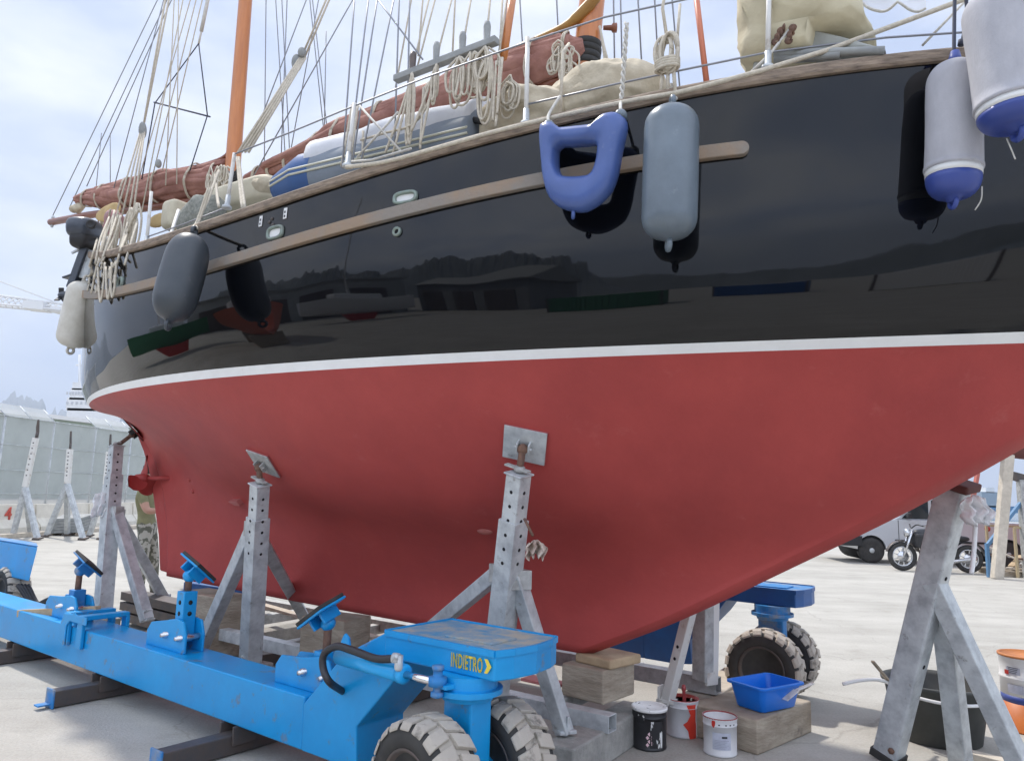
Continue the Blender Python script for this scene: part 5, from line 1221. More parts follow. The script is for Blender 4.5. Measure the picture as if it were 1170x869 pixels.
g = MB(); a, b_ = gd(910, 788, tc_.y-.10), gd(929, 780, tc_.y-.05); g.bar(a, b_, .03, .008, Z); g.bar(a-(b_-a)*.7-Z*.03, a, .055, .004, Z); solo(g, 'scraper', 'white_steel', 'pale scraper lying over the edge of the blue tub', 'scraper', bevel=.002)
# big black tub behind the bow stand
kc = V(3.02, 5.42, 0); kt = thing('rubber_tub', 'large black rubber tub standing behind the bow stand', 'tub', kc)
g = MB(); g.lathe(kc, Z, [(0, .25), (.01, .265), (.36, .325), (.37, .345), (.385, .348), (.39, .335), (.36, .318), (.02, .255), (.019, 0)], 48); g.build('body', mat('grey_black_rubber', (.040, .043, .042), .65, col2=(.065, .068, .065), vscale=5), kt)
g = MB(); hp_ = [kc+V(math.cos(t)*.36, math.sin(t)*.36, .36+.05*math.sin(t)) for t in [R(200+i*8) for i in range(20)]]; g.tube(hp_, .011, 8); g.build('carry_handle', 'white_plastic', kt)
g = MB(); a = gz(965, 780, .40); g.tube(spline([gd(963, 781, 5.1), gd(982, 777, 5.1), gd(1003, 776, 5.15), gd(1022, 782, 5.25)], 5), .012, 8); solo(g, 'white_stick', 'white_plastic', 'thin white plastic strip resting on the tub rim', 'strip')
g = MB(); g.bar(gd(997, 755, 5.1), gd(1016, 778, 5.2), .022, .012); solo(g, 'paddle', 'timber', 'short grey stick poking out of the black tub', 'stick')
# orange and white drum at the frame edge
dc = gz(1180, 834, 0); dr = thing('steel_drum', 'orange and white steel drum with dark blue band', 'drum', dc)
g = MB(); g.lathe(dc, Z, [(0, .180), (.006, .187), (.014, .187), (.02, .182), (.20, .182)], 44); g.build('orange_body', 'orange', dr)
g = MB(); g.lathe(dc, Z, [(.20, .1822), (.25, .1822)], 44); g.build('blue_band', 'bandblue', dr)
g = MB(); g.lathe(dc, Z, [(.25, .182), (.36, .182), (.365, .186), (.375, .186), (.38, .182), (.50, .182), (.505, .187), (.518, .187)], 44); g.build('white_body', 'white_plastic', dr)
g = MB(); g.lathe(dc, Z, [(.515, .190), (.53, .190), (.532, .178), (.520, .176), (.519, 0)], 44); g.build('lid', mat('rusty_orange_lid', (.58, .22, .06), .55, col2=(.40, .13, .04), vscale=9), dr)
on_tin(dc, .1825, -.55, .40, .10, .05, 'label', dr, 'label'); 
for k in range(4): on_tin(dc, .1835, -.55, .445-.012*k, .08-.01*k, .004, 'ink', dr, 'print')
on_tin(dc, .1825, -.5, .27, .11, .06, 'label', dr, 'label')
on_tin(dc, .1845, -.80, .395, .035, .03, 'redlamp', dr, 'print')
timber(gz(1108, 862, .03), gz(1180, 880, .03), .09, .05, 'timber_offcut', 'timber_pale', 'pale timber offcut lying under the bow stand brace', 'timber', bevel=.004)
g = MB(); p = gz(620, 820, .33); g.box(gz(622, 778, .33), (TA, TN, Z), (.30, .14, .02)); solo(g, 'paper_folder', 'paperred', 'faded red folder lying on the cradle rail behind the wheels', 'folder', bevel=.003)
# ------------------------------------------------------------------ background, left: fence, barriers, stands
FX0, FX1 = V(-14.75, 21.9, 0), V(-14.1, 27.9, 0); fd = (FX1-FX0).normalized(); fn = V(fd.y, -fd.x, 0)
fence = thing('mesh_fence', 'tall grey mesh screen fence standing behind the cream barriers', 'fence', FX0)
for k in range(-3, 7):
    a = FX0+fd*(2.05*k); b = a+fd*2.05
    g = MB(); g.tube([a-fn*.25, a-fn*.25+Z*3.45], .035, 8); g.build('fence_post', 'galv', fence)
    g = MB(); rows = [[a.lerp(b, i/8)-fn*(.25-.03*math.sin(i*1.7+k))+Z*z for i in range(9)] for z in (.55, 1.5, 2.5, 3.42)]; g.grid(rows); g.build('screen', 'screen', fence)
    for zz in (3.44, 2.6, 1.85, 1.15): g = MB(); g.tube([a-fn*.22+Z*zz, b-fn*.22+Z*zz], .018 if zz > 3 else .011, 6); g.build('rail', 'galv', fence)
    if k % 2 == 0:
        g = MB(); rows = [[a.lerp(b, i/4)-fn*(.25+.45*t)+Z*(3.44+.40*t) for i in range(5)] for t in (0, .5, 1)]; g.grid(rows); g.build('overhang_screen', 'screen', fence)
        for e in (a, b, a.lerp(b, .5)):
            g = MB(); g.tube([e-fn*.25+Z*3.44, e-fn*.70+Z*3.84], .02, 6); g.build('overhang_strut', 'galv', fence)
bars = [('cream concrete barrier painted with a red 4', 0), ('plain cream concrete barrier behind the first bare stand', 1), ('cream concrete barrier with a faint red mark beside the stacked pallet', 2), ('cream concrete barrier farthest from the red 4', 3)]
for lab, k in bars:
    a = FX0+fd*(-1.2+2.45*k)+fn*.05; b = a+fd*2.4
    g = MB(); g.prism([a+fn*.30, a+fn*.30+Z*.18, a+fn*.10+Z*.42, a+fn*.06+Z*.85, a-fn*.12+Z*.85, a-fn*.16+Z*.42, a-fn*.34+Z*.18, a-fn*.34], b-a)
    solo(g, 'concrete_barrier', 'barrier', lab, 'concrete barrier', 'cream barriers below the fence', bevel=.02)
nb4 = [o for o in bpy.data.objects if o.name.startswith('concrete_barrier')][0]
c4 = FX0+fd*.0+fn*.135
p4 = gd(0, 603, 21.6); p4 = V(*[c4[i] for i in range(2)], .42)
q4 = text_mesh('4', p4-fd*.02+fn*.02, fd, Z, .36, .01, 'painted_number', 'redpaint', None, bold=.015, squash=1.0); q4.parent = nb4; q4.matrix_parent_inverse = Matrix.Translation(-nb4.location)
timber(FX0-fd*4+fn*1.3+Z*.06, FX1+fd*4+fn*1.3+Z*.06, .35, .12, 'kerb', 'timber_pale', 'pale low kerb along the foot of the cream barriers', 'kerb')
def far_stand(label, top, mid, feet, D):
    t, m_ = gd(*top, D), gd(*mid, D); st_ = thing('boat_stand', label, 'boat stand', V(m_.x, m_.y, 0), 'bare stands stored by the fence')
    g = MB(); g.bar(m_, t, .13, .13, -FW); ps = g.build('post', 'white_steel', st_, bevel=.008)
    g = MB()
    for k in range(7): g.lathe(t.lerp(m_, .1+.11*k)-FW*.064, -FW, [(0, .02), (.004, .02)], 8)
    g.build('pin_holes', 'void', ps)
    d = (t-m_).normalized(); g = MB(); g.tube([t, t+d*.16], .03, 8); g.box(t+d*.24, (FW+RT*.8, UP, d), (.05, .34, .20)); g.build('pad', 'darksteel', st_)
    for x, dD in feet:
        f = gd(x, 600, D+dD); f.z = .02; g = MB(); g.bar(m_-d*.02, f, .12, .12, -FW); lg_ = g.build('leg', 'galv', st_, bevel=.008)
        g = MB(); g.box(f+Z*.03, (RT, FW, Z), (.2, .2, .05)); g.build('foot', 'darksteel', lg_)
far_stand('leaning bare stand by the fence, left of the pallet stack', (41, 500), (29, 556), ((16, .2), (45, -.5), (37, .9)), 20.6)
far_stand('upright bare stand by the fence, just above the pallet stack', (80, 513), (77, 552), ((54, .2), (78, .9), (97, -.5)), 21.0)
far_stand('bare stand by the fence, half hidden by the stern stand', (125, 516), (121, 553), ((103, .2), (118, -.6), (150, .5)), 21.4)
pc_ = gz(81, 611, 0); ps_ = thing('loaded_pallet', 'pallet with a stack of grey boards by the fence', 'pallet', pc_)
g = MB()
for dx in (-.38, 0, .38): g.box(pc_+RT*dx+Z*.06, (RT, FW, Z), (.12, .7, .12))
g.build('pallet', 'timber', ps_)
g = MB()
for k in range(5): g.box(pc_+Z*(.17+.085*k)+RT*rnd.uniform(-.02, .02), (RT+FW*.2, FW, Z), (.85, .7, .075))
g.build('boards', 'greyboard', ps_)
g = MB(); w0 = V(-44, 62, 0); g.box(V(-42, 80, 3.4), (V(.3, 1, 0), V(1, -.3, 0), Z), (40, 14, 6.8)); wh = thing('warehouse', 'long pale green warehouse with white roof edge beyond the fence', 'warehouse', V(-42, 80, 0))
g.build('wall', mat('pale_green_cladding', (.34, .40, .34), .8, var=.08, vscale=.5), wh)
g = MB(); g.box(V(-42, 80, 6.95), (V(.3, 1, 0), V(1, -.3, 0), Z), (40.6, 14.6, .35)); g.build('roof_edge', 'white_plastic', wh)
# white harbour crane with horizontal jib
Dj = 46; cr_ = thing('harbour_crane', 'white lattice crane jib reaching in above the fence', 'crane', gd(-110, 560, Dj))
j0, j1 = gd(-110, 338, Dj), gd(74, 356, Dj); g = MB(); jd = (j1-j0).normalized(); side_ = jd.cross(Z).normalized()
def chord(o, h): return [j0+o*side_+Z*h, j1+o*side_+Z*(h*.55)]
ch = [chord(-.4, 0), chord(.4, 0), chord(0, .85)]
for c in ch: g.tube(c, .075, 6)
for k in range(26):
    t0, t1 = k/26, (k+1)/26
    for i in range(3):
        a, b = ch[i], ch[(i+1) % 3]; g.tube([a[0].lerp(a[1], t0), b[0].lerp(b[1], t1)], .035, 5)
g.build('jib', 'shipwhite', cr_)
g = MB(); base = V(j0.x, j0.y, 0); g.bar(base, j0+Z*1.5, 1.1, 1.1); g.bar(base, base+Z*1.0, 3, 3); g.build('tower', 'shipwhite', cr_)
g = MB(); g.tube([j0+Z*3.2, j0.lerp(j1, .55)+Z*.6], .04, 6); g.tube([j0+Z*3.2, j0.lerp(j1, .95)+Z*.5], .04, 6); g.tube([j0+Z*1.2, j0+Z*3.3], .12, 6); g.build('stay', 'shipwhite', cr_)
g = MB(); c = j0.lerp(j1, .83)
g.box(c+Z*.15, (jd, side_, Z), (1.3, 1.0, .5)); g.box(c+jd*1.5+Z*.05, (jd, side_, Z), (.9, .8, .35)); g.build('trolley', 'shipwhite', cr_)
# moored ship beyond
Ds = 190; sh_ = thing('moored_ship', 'far white ship superstructure with masts beyond the fence', 'ship', gd(100, 548, Ds))
def at(x, y): return gd(x, y, Ds)
g = MB()
for x0, x1, y0, y1 in ((84, 150, 470, 520), (88, 140, 458, 471), (92, 120, 447, 459), (95, 108, 440, 448)):
    a, b = at(x0, y1), at(x1, y0); c = (a+b)/2; g.box(c, (V(1, 0, 0), V(0, 1, 0), Z), (b.x-a.x, 10, b.z-a.z))
g.build('superstructure', 'shipwhite', sh_)
g = MB(); a, b = at(70, 552), at(190, 518); c = (a+b)/2; g.box(c, (V(1, 0, 0), V(0, 1, 0), Z), (b.x-a.x, 14, b.z-a.z)); g.build('hull', 'shipblue', sh_)
for x, y0, y1 in ((91, 405, 460), (101, 425, 445), (113, 430, 460)):
    g = MB(); g.tube([at(x, y1), at(x, y0)], .28, 6); g.tube([at(x-4, y0+12), at(x+4, y0+12)], .2, 5); g.build('mast', 'shipwhite', sh_)
for y in (463, 452):
    for k in range(7):
        g = MB(); q = at(90+k*(3.2 if y < 460 else 5.2), y); g.box(q-V(0, 5.05, 0), (V(1, 0, 0), V(0, 1, 0), Z), (.5, .1, .7)); g.build('window', 'silver', sh_)
# ------------------------------------------------------------------ person working at the stern
Dp = 10.4
def J(x, y, dD=0): return gd(x, y, Dp+dD)
jo = {'pel': J(168, 604), 'spi': J(167, 582), 'che': J(166, 565), 'nec': J(169.5, 554), 'hd0': J(172, 547), 'hd1': J(174, 538), 'shl': J(161, 562, -.18), 'ell': J(168, 584, -.28), 'wrl': J(182, 583, -.25), 'hal': J(189, 578, -.22), 'shr': J(172, 562, .18), 'elr': J(182, 574, .25), 'wrr': J(193, 563, .22), 'hil': J(166, 607, -.10), 'knl': J(163, 638, -.14), 'anl': J(160, 672, -.12), 'tol': J(170, 677, -.16), 'hir': J(171, 607, .10), 'knr': J(176, 638, .12), 'anr': J(176, 672, .12), 'tor': J(186, 676, .12)}
for k in ('anl', 'anr'): jo[k].z = .09
for k in ('tol', 'tor'): jo[k].z = .04
rad = dict(pel=.155, spi=.145, che=.155, nec=.062, hd0=.075, hd1=.092, shl=.075, ell=.052, wrl=.034, hal=.04, shr=.075, elr=.052, wrr=.034, hil=.105, knl=.075, anl=.055, tol=.04, hir=.105, knr=.075, anr=.055, tor=.04)
ed = [('pel', 'spi'), ('spi', 'che'), ('che', 'nec'), ('nec', 'hd0'), ('hd0', 'hd1'), ('che', 'shl'), ('shl', 'ell'), ('ell', 'wrl'), ('wrl', 'hal'), ('che', 'shr'), ('shr', 'elr'), ('elr', 'wrr'), ('pel', 'hil'), ('hil', 'knl'), ('knl', 'anl'), ('anl', 'tol'), ('pel', 'hir'), ('hir', 'knr'), ('knr', 'anr'), ('anr', 'tor')]
keys = list(jo); me = bpy.data.meshes.new('person'); org = V(jo['pel'].x, jo['pel'].y, 0)
me.from_pydata([jo[k]-org for k in keys], [(keys.index(a), keys.index(b)) for a, b in ed], []); po = bpy.data.objects.new('person', me); C.objects.link(po)
md = po.modifiers.new('skin', 'SKIN'); sv = me.skin_vertices[0].data
for i, k in enumerate(keys): sv[i].radius = (rad[k], rad[k]*(.72 if k in ('che', 'spi', 'pel') else 1)); sv[i].use_root = (k == 'pel')
sb = po.modifiers.new('sub', 'SUBSURF'); sb.levels = 2; sb.render_levels = 2
dg_e = bpy.context.evaluated_depsgraph_get(); dg_e.update(); nm = bpy.data.meshes.new_from_object(po.evaluated_get(dg_e)); po.modifiers.clear(); po.data = nm; nm.materials.clear()
for t in ('skin', 'khaki', 'camo', 'blackplastic'): nm.materials.append(M[t])
for pl in nm.polygons:
    c = pl.center+org; pl.use_smooth = True
    def near(*ks): return min((c-jo[k]).length for k in ks)
    if c.z < .13: pl.material_index = 3
    elif c.z < jo['pel'].z+.08 and near('wrl', 'hal', 'ell') > .16: pl.material_index = 2
    elif near('ell', 'wrl', 'hal', 'elr', 'wrr') < .14 or near('hd0', 'hd1') < .115: pl.material_index = 0
    else: pl.material_index = 1
po.location = org; tag(po, 'person in khaki shirt and camouflage trousers working at the rudder', 'person')
g = MB(); h = jo['hd1']-org; g.ellipsoid(h+V(-.02, .0, .03), (RT, FW, UP), (.105, .098, .095), disp=.01, freq=20); hr = g.build('hair', 'hair', po); hr.matrix_parent_inverse = Matrix.Identity(4)
# ------------------------------------------------------------------ background, right: pickup, motorcycle, timber
pw = gz(998, 643.5, 0); va = V(.995, -.10, 0).normalized(); vn = V(va.y, -va.x, 0)
if vn.y > 0: vn = -vn
pick = thing('pickup_truck', 'silver pickup truck with black bumper parked behind the motorcycle', 'pickup truck', pw)
def vp(x, z, w_=0): return pw+va*x+Z*z+vn*w_
def arcp(cx, r, z0=.36, n=10): return [(cx+r*math.cos(math.pi*i/n), z0+r*math.sin(math.pi*i/n)*1.02) for i in range(n+1)]
WBS = 3.45
low = [(-.75, .52), (-.78, .72), (-.74, .98), (-.60, 1.06), (.55, 1.16), (.75, 1.17), (2.55, 1.17), (4.55, 1.15), (4.58, .55)]+arcp(WBS, .37)+[(WBS-.37, .45)]+[(.37, .45)]+arcp(0, .37)+[(-.37, .5)]
g = MB(); g.prism([vp(x, z, -.05) for x, z in low], -vn*1.72); g.build('body', 'silver', pick, bevel=.045, seg=3)
cabp = [(.60, 1.15), (1.22, 1.76), (1.45, 1.80), (2.30, 1.80), (2.48, 1.74), (2.62, 1.15)]
g = MB(); rows = []
for w_, k in ((-.08, 0), (-.22, 1)): pass
g.prism([vp(x, z, -.13) for x, z in cabp], -vn*1.56); g.build('cab', mat('pale_silver_paint', (.50, .52, .54), .3, metal=.2, coat=.6), pick, bevel=.06, seg=3)
for poly in ([(.82, 1.20), (1.28, 1.66), (1.52, 1.70), (1.52, 1.20)], [(1.60, 1.20), (1.60, 1.70), (2.24, 1.70), (2.40, 1.20)]):
    g = MB(); g.prism([vp(x, z, -.126) for x, z in poly], -vn*.01); g.build('window', 'glass', pick, bevel=.003)
g = MB(); g.prism([vp(x, z, -.3) for x, z in ((.66, 1.2), (1.2, 1.75), (1.19, 1.76), (.64, 1.2))], -vn*1.2); g.build('windscreen', 'glass', pick)
g = MB(); g.box(vp(-.86, .62, -.90), (va, vn, Z), (.22, 1.80, .28)); g.box(vp(-.58, .58, -.02), (va, vn, Z), (.62, .12, .26)); g.tube([vp(-.98, .7, -.3), vp(-.98, .95, -.35), vp(-.98, .95, -1.45), vp(-.98, .7, -1.5)], .03, 8); g.build('front_bumper', 'blackplastic', pick, bevel=.03)
g = MB(); g.box(vp(-.70, .88, -.10), (va, vn, Z), (.16, .14, .12)); g.build('headlight', 'amber', pick, bevel=.02)
for cx_w in (0, WBS):
    wheel_c = vp(cx_w, .335, -.16); g = MB()
    g.lathe(wheel_c-vn*.12, vn, [(0, .24), (.0, .31), (.02, .33), (.20, .33), (.22, .31), (.225, .24)], 32); wl = g.build('wheel', 'rubber', pick)
    g = MB(); g.lathe(wheel_c+vn*.06, vn, [(.04, .235), (.045, .21), (.0, .17), (.03, .08), (.05, .06), (.055, 0)], 24); g.build('rim', 'galv', wl)
    g = MB(); g.lathe(vp(cx_w, .40, -.9)-vn*.8, vn, [(0, .345), (1.6, .345)], 24); g.build('wheel_arch', 'void', pick)
for x in (1.56, .70, 2.62):
    g = MB(); g.box(vp(x, .84, -.047), (va, vn, Z), (.012, .006, .62)); g.build('door_gap', 'void', pick)
g = MB(); g.box(vp(1.40, 1.03, -.03), (va, vn, Z), (.16, .04, .035)); g.build('door_handle', 'steel', pick, bevel=.01)
g = MB(); g.box(vp(1.9, .62, -.04), (va, vn, Z), (2.6, .03, .05)); g.build('side_strip', 'blackplastic', pick)
g = MB(); g.lathe(vp(2.95, 1.0, -.05), vn, [(0, .075), (.006, .075), (.008, 0)], 20); g.build('fuel_flap', 'redlamp', pick)
g = MB(); g.box(vp(.95, 1.28, .02), (va, vn, Z), (.10, .20, .14)); g.build('mirror', 'blackplastic', pick, bevel=.03)
# motorcycle
mo = gz(1069, 653, 0); ma = V(.992, -.12, 0).normalized(); mn = V(ma.y, -ma.x, 0); mn = mn if mn.y < 0 else -mn
mot = thing('motorcycle', 'dark motorcycle parked in front of the silver pickup truck', 'motorcycle', mo)
def mp_(x, z, w_=0): return mo+ma*x+Z*z+mn*w_
for x, r in ((-.74, .34), (.76, .33)):
    g = MB(); c = mp_(x, r); rows = []
    for i in range(37):
        a = 2*math.pi*i/36; rows.append([c+(ma*math.cos(a)+Z*math.sin(a))*(r-.055+.055*math.cos(b))+mn*(.055*math.sin(b)) for b in [2*math.pi*j/10 for j in range(10)]])
    g.grid(rows, 0, True, True); wl = g.build('wheel', 'rubber', mot)
    g = MB(); rows = []
    for i in range(37):
        a = 2*math.pi*i/36; rows.append([c+(ma*math.cos(a)+Z*math.sin(a))*(r-.115+.018*math.cos(b))+mn*(.035*math.sin(b)) for b in [2*math.pi*j/8 for j in range(8)]])
    g.grid(rows, 0, True, True)
    for k in range(9): a = 2*math.pi*k/9; g.bar(c, c+(ma*math.cos(a)+Z*math.sin(a))*(r-.11), .02, .02)
    g.lathe(c-mn*.08, mn, [(0, .05), (.16, .05)], 14); g.lathe(c+mn*.05, mn, [(0, .13), (.008, .13)], 20); g.build('rim', 'steel', wl)
g = MB()
for w_ in (-.09, .09): g.tube([mp_(-.74, .34, w_), mp_(-.50, .98, w_)], .028, 8)
g.build('fork', 'steel', mot)
g = MB()
rows = [[mp_(-.74, .34)+(ma*math.cos(a)+Z*math.sin(a))*.375+mn*w_ for w_ in (-.07, 0, .07)] for a in [R(20+i*12) for i in range(13)]]; g.grid(rows); fdn = g.build('front_mudguard', 'darksteel', mot); fdn.modifiers.new('t', 'SOLIDIFY').thickness = .01
g = MB(); rows = [[mp_(.76, .34)+(ma*math.cos(a)+Z*math.sin(a))*.40+mn*w_ for w_ in (-.09, 0, .09)] for a in [R(10+i*12) for i in range(13)]]; g.grid(rows); fdn = g.build('rear_mudguard', 'moto', mot); fdn.modifiers.new('t', 'SOLIDIFY').thickness = .01
g = MB(); g.ellipsoid(mp_(-.18, .86), (ma, mn, Z), (.32, .15, .15), power=.8); g.build('tank', 'moto', mot)
g = MB(); g.ellipsoid(mp_(.38, .80), (ma, mn, Z), (.42, .15, .075), power=.7); g.build('seat', 'blackplastic', mot)
g = MB(); g.box(mp_(-.02, .45), (ma, mn, Z), (.50, .32, .30)); g.ellipsoid(mp_(-.08, .56, .12), (ma, mn, Z), (.14, .1, .16)); g.ellipsoid(mp_(.14, .42, .14), (ma, mn, Z), (.13, .06, .13)); g.tube([mp_(-.5, .95), mp_(-.30, .32), mp_(.3, .30), mp_(.5, .78)], .025, 8); g.build('engine', 'darksteel', mot, bevel=.02)
g = MB(); g.tube(spline([mp_(-.18, .52, .18), mp_(-.26, .34, .20), mp_(0, .26, .20), mp_(.35, .28, .21), mp_(.85, .36, .22)], 5), [.025]*12+[.045]*9, 10); g.build('exhaust', 'steel', mot)
g = MB(); g.tube(spline([mp_(-.38, 1.08, .38), mp_(-.46, 1.10, .2), mp_(-.50, 1.02, 0), mp_(-.46, 1.10, -.2), mp_(-.38, 1.08, -.38)], 5), .016, 8); g.build('handlebar', 'blackplastic', mot)
g = MB(); g.lathe(mp_(-.52, .90), -ma, [(0, .07), (.08, .10), (.13, .10), (.14, .085), (.135, 0)], 18); g.build('headlight', 'steel', mot)
g = MB(); g.box(mp_(-.36, .72, .02), (ma, mn, Z), (.26, .46, .34)); g.build('crash_bag', 'blackplastic', mot, bevel=.05)
# pallet with scrap timber, crate frame, prop and neighbouring boat
pp = gz(1185, 658, 0); ppd = pp.y
spl = thing('timber_pallet', 'grey pallet heaped with scrap timber at the frame edge', 'pallet', pp)
g = MB()
for k in range(9): g.box(pp+va*(-1.05+.22*k)+Z*.13, (va, vn, Z), (.12, 1.1, .025))
for w_ in (-.45, 0, .45): g.box(pp+vn*w_+Z*.06, (va, vn, Z), (2.1, .1, .10))
g.build('pallet', 'timber', spl)
for k in range(14):
    g = MB(); c = pp+va*rnd.uniform(-.8, .8)+vn*rnd.uniform(-.4, .4)+Z*(.2+.02*k); d = V(rnd.uniform(-1, 1), rnd.uniform(-.6, .6), rnd.uniform(-.12, .2)).normalized(); g.bar(c-d*rnd.uniform(.3, .5), c+d*rnd.uniform(.3, .6), rnd.uniform(.06, .14), .03, Z); g.build('scrap_board', ('timber_new', 'timber_pale', 'greyboard')[k % 3], spl)
cf = thing('crate_frame', 'open rusty yellow crate frame around the timber heap', 'crate', pp+V(0, .2, 0))
cm = mat('faded_yellow_frame', (.42, .33, .20), .7)
for dx in (-.75, .75):
    for dw in (-.6, .6):
        g = MB(); g.bar(pp+va*dx+vn*dw+Z*.0, pp+va*dx+vn*dw+Z*1.12, .05, .05); g.build('upright', cm, cf)
for z in (.42, 1.12):
    for dw in (-.6, .6):
        g = MB(); g.bar(pp+va*-.75+vn*dw+Z*z, pp+va*1.6+vn*dw+Z*z, .045, .045, Z); g.build('rail', cm if z > 1 else 'rust', cf)
a, b = gd(1151, 526, 15.6), gd(1139, 650, 15.6); b = gz(1139, 661, 0); a = gd(1152, 524, b.y)
g = MB(); g.bar(b, a+Z*.1, .22, .16, -FW); solo(g, 'timber_prop', 'timber_pale', 'tall pale timber prop under the neighbouring dark red hull', 'prop', bevel=.01)
Dn = b.y; nbh = thing('neighbouring_boat', 'dark red hull bottom of a neighbouring boat at the frame edge', 'boat', gd(1200, 560, Dn))
g = MB(); rows = []; kx0 = gd(1118, 536, Dn)
for i in range(25):
    u_ = i/24; row = []
    for j in range(15):
        v_ = (j/14-.5)*2; bm_ = 1.25*math.sin(math.pi*min(1, .04+u_*.75))**.6; zz = kx0.z+.05+.62*u_**1.2*0+abs(v_)**2.2*1.6
        row.append(V(kx0.x+u_*8.0, Dn+.2+v_*bm_, zz+.35*(1-u_)**3))
    rows.append(row)
g.grid(rows); bo_ = g.build('hull', mat('dull_dark_red_hull', (.16, .055, .05), .7, col2=(.12, .045, .04), vscale=2), nbh); bo_.modifiers.new('t', 'SOLIDIFY').thickness = .03
g = MB(); q = kx0+V(3.6, .2, 0); g.prism([V(q.x-1.6, q.y-.1, q.z+.3), V(q.x-1.2, q.y-.1, .35), V(q.x+2.4, q.y-.1, .35), V(q.x+3, q.y-.1, q.z+.3)], V(0, .2, 0)); g.build('keel', 'redlamp', nbh)
far_s = thing('boat_stand', 'grey steel stand with braces behind the timber prop', 'boat stand', gd(1166, 640, 17.2))
a = gd(1167, 548, 17.2); f = V(a.x, a.y, 0); g = MB(); g.bar(f, a, .16, .16, -FW); g.build('post', 'galv_old', far_s)
for dx in (-.9, .9): g = MB(); g.bar(f+V(dx, 0, .7), f+Z*1.75, .07, .07, -FW); g.build('brace', 'shipblue', far_s)
for dx in (-.9, .9): g = MB(); g.bar(f+V(dx, 0, 0), f+V(dx, 0, .75), .07, .07, -FW); g.build('leg', 'shipblue', far_s)
g = MB(); g.bar(a+V(-.25, 0, .1), a+V(.25, 0, -.02), .05, .2, Z); g.build('pad', 'darksteel', far_s)
rp_ = thing('red_post', 'faded red timber rudder post leaning beside the white rag', 'post', gd(1112, 600, 26)); a = gd(1117, 540, 26); b = gd(1106, 612, 26); b2 = V(b.x-.2, b.y, 0)
g = MB(); g.bar(b2, a, .10, .14, -FW); g.build('post', mat('faded_red_timber', (.42, .13, .10), .8), rp_)
Dq = 170; cq = thing('ferry', 'far grey blue ferry bridge on the sea behind the pickup', 'ship', gd(1120, 585, Dq))
for nme, x0, x1, y0, y1, mt in (('hull', 1100, 1150, 578, 584, 'shipblue'), ('superstructure', 1110, 1127, 562, 578.5, mat('grey_blue_ship', (.30, .36, .42), .6)), ('bridge', 1114, 1123, 557, 562.5, 'shipwhite')):
    a, b = gd(x0, y1, Dq), gd(x1, y0, Dq); c = (a+b)/2; g = MB(); g.box(c, (V(1, 0, 0), V(0, 1, 0), Z), (b.x-a.x, 8, b.z-a.z)); g.build(nme, mt, cq)
# ------------------------------------------------------------------ what the glossy topsides mirror: the yard on the camera's side
sh2 = thing('workshop', 'grey clad yard workshop with dark doors facing the boat', 'workshop', V(-26, -22, 0))
g = MB(); g.box(V(-26, -22, 2.4), (V(1, 0, 0), V(0, 1, 0), Z), (17, 8, 4.8)); g.build('wall', 'shed', sh2)
g = MB(); g.prism([V(-35, -17.6, 4.8), V(-35, -22, 6.2), V(-35, -26.4, 4.8)], V(18, 0, 0)); g.build('roof', 'greyboard', sh2)
for x in (-31.5, -26, -20.5): g = MB(); g.box(V(x, -17.96, 1.9), (V(1, 0, 0), V(0, 1, 0), Z), (3.6, .1, 3.8)); g.build('door', 'darksteel', sh2)
for lab, x, y, mt_, a_ in (('unseen white shipping container added for the bow to mirror', 7, -19, 'shipwhite', .1), ('unseen dull green shipping container added beside the workshop for the hull to mirror', -9, -14, mat('dull_green_paint', (.03, .16, .07), .6), -.2), ('unseen dark blue shipping container added behind the green one for the hull to mirror', -2, -24, 'blue_dark', .05)):  # unseen containers, added as clutter for the hull reflections
    ct_ = thing('unseen_container', lab, 'container', V(x, y, 0)); ax_ = V(math.cos(a_), math.sin(a_), 0); ay_ = V(-ax_.y, ax_.x, 0)
    g = MB(); g.box(V(x, y, 1.3), (ax_, ay_, Z), (6.0, 2.4, 2.5))
    for k in range(22): g.box(V(x, y, 1.3)+ax_*(-2.75+.262*k)+ay_*1.21, (ax_, ay_, Z), (.13, .05, 2.2))
    g.build('body', mt_, ct_)
    g = MB()
    for sx in (-2.95, 2.95):
        for sy in (-1.15, 1.15): g.box(V(x, y, 1.3)+ax_*sx+ay_*sy, (ax_, ay_, Z), (.16, .16, 2.6))
    g.build('corner_posts', 'darksteel', ct_)
ob2 = thing('orange_boat', 'orange red hulled boat standing ashore near the workshop', 'boat', V(-15, 3.5, 0))
g = MB(); rows = []
for i in range(21):
    u_ = i/20; row = []
    for j in range(13):
        v_ = j/12*2-1; bm_ = 1.5*math.sin(math.pi*(.03+.94*u_))**.6; row.append(V(-18.5+7*u_, 3.5+bm_*math.copysign(abs(v_)**.7, v_), 1.0+2.0*abs(v_)**1.6+.25*(2*u_-1)**2))
    rows.append(row)
g.grid(rows); g.build('hull', 'green_hull', ob2)
g = MB(); g.box(V(-15, 3.5, 3.3), (V(1, 0, 0), V(0, 1, 0), Z), (2.4, 1.6, 1.0)); g.build('cabin', 'shipwhite', ob2, bevel=.1)
for x in (-17, -13): g = MB(); g.box(V(x, 3.5, .6), (V(1, 0, 0), V(0, 1, 0), Z), (.4, 1.4, 1.2)); g.build('trestle', 'timber', ob2)
ridge('hills', R(205), R(276), 2300, 560, 8.3, 1200, .8)
st2 = thing('boat_shed', 'long pale boat shed with open bays left of the orange red boat', 'shed', V(-38, -6, 0))
g = MB(); g.box(V(-40, -4, 3.2), (V(1, 0, 0), V(0, 1, 0), Z), (8, 26, 6.4)); g.build('wall', mat('pale_cladding', (.40, .42, .42), .7, var=.15, vscale=.8), st2)
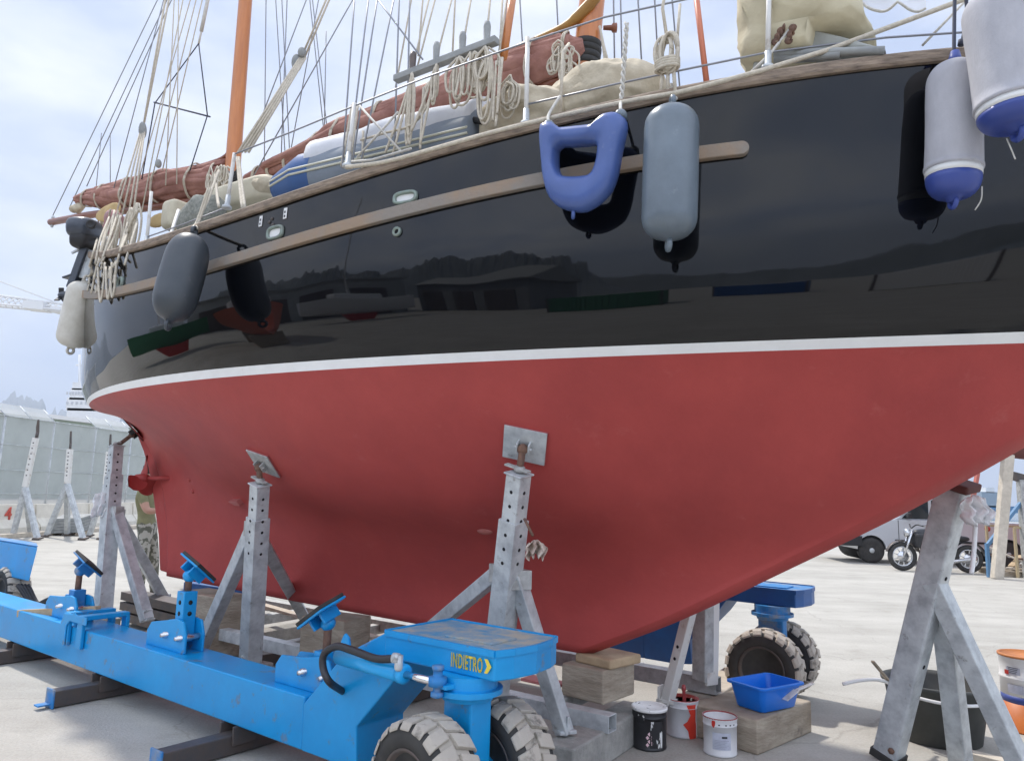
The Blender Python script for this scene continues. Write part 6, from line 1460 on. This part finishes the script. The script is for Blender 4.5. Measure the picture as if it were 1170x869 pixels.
g = MB(); g.box(V(-40, -4, 6.6), (V(1, 0, 0), V(0, 1, 0), Z), (9, 27, .4)); g.build('roof', 'greyboard', st2)
for y in (-13, -7, -1, 5): g = MB(); g.box(V(-35.96, y, 2.3), (V(1, 0, 0), V(0, 1, 0), Z), (.1, 4.2, 4.6)); g.build('bay_opening', 'darksteel', st2)
for lab, x, y, mt_, L_ in (('white hulled sailing boat chocked up by the boat shed', -24, -6, 'shipwhite', 9), ('dark green hulled boat chocked up near the boat shed', -20, 9, bpy.data.materials['dull_green_paint'], 7)):
    wb = thing('boat', lab, 'boat', V(x, y, 0)); g = MB(); rows = []
    for i in range(21):
        u_ = i/20; rows.append([V(x+1.3*math.sin(math.pi*(.03+.9*u_))**.6*math.copysign(abs(j/12*2-1)**.7, j/12*2-1), y-L_/2+L_*u_, 1.1+1.7*abs(j/12*2-1)**1.6+.3*(2*u_-1)**2) for j in range(13)])
    g.grid(rows); g.build('hull', mt_, wb)
    g = MB(); g.box(V(x, y, 3.0), (V(1, 0, 0), V(0, 1, 0), Z), (1.5, L_*.4, .6)); g.build('cabin', 'shipwhite', wb, bevel=.1)
    g = MB(); g.prism([V(x-.1, y-1.5, 1.2), V(x-.1, y+1.5, 1.2), V(x-.1, y+1.0, .1), V(x-.1, y-1.0, .1)], V(.2, 0, 0)); g.build('keel', 'redlamp', wb)
    g = MB(); g.tube([V(x, y+.5, 3.2), V(x, y+.5, 3.2+L_*1.2)], .08, 8); g.build('mast', 'shipwhite', wb)
ridge('hills', R(95), R(265), 2600, 210, 5.1, 900, .6)
# ------------------------------------------------------------------ air
hz = MB(); hz.box(V(0, 0, 799), (V(1, 0, 0), V(0, 1, 0), Z), (36000, 36000, 1604))
hm = bpy.data.materials.new('haze'); hm.use_nodes = True; ht = hm.node_tree; ht.nodes.remove(ht.nodes['Principled BSDF'])
pv = ht.nodes.new('ShaderNodeVolumePrincipled'); pv.inputs['Color'].default_value = (.74, .84, 1.0, 1); pv.inputs['Density'].default_value = 1.0e-4
ht.links.new(pv.outputs['Volume'], ht.nodes['Material Output'].inputs['Volume'])
ho = hz.build('haze', hm, recalc=True); ho['kind'] = 'stuff'
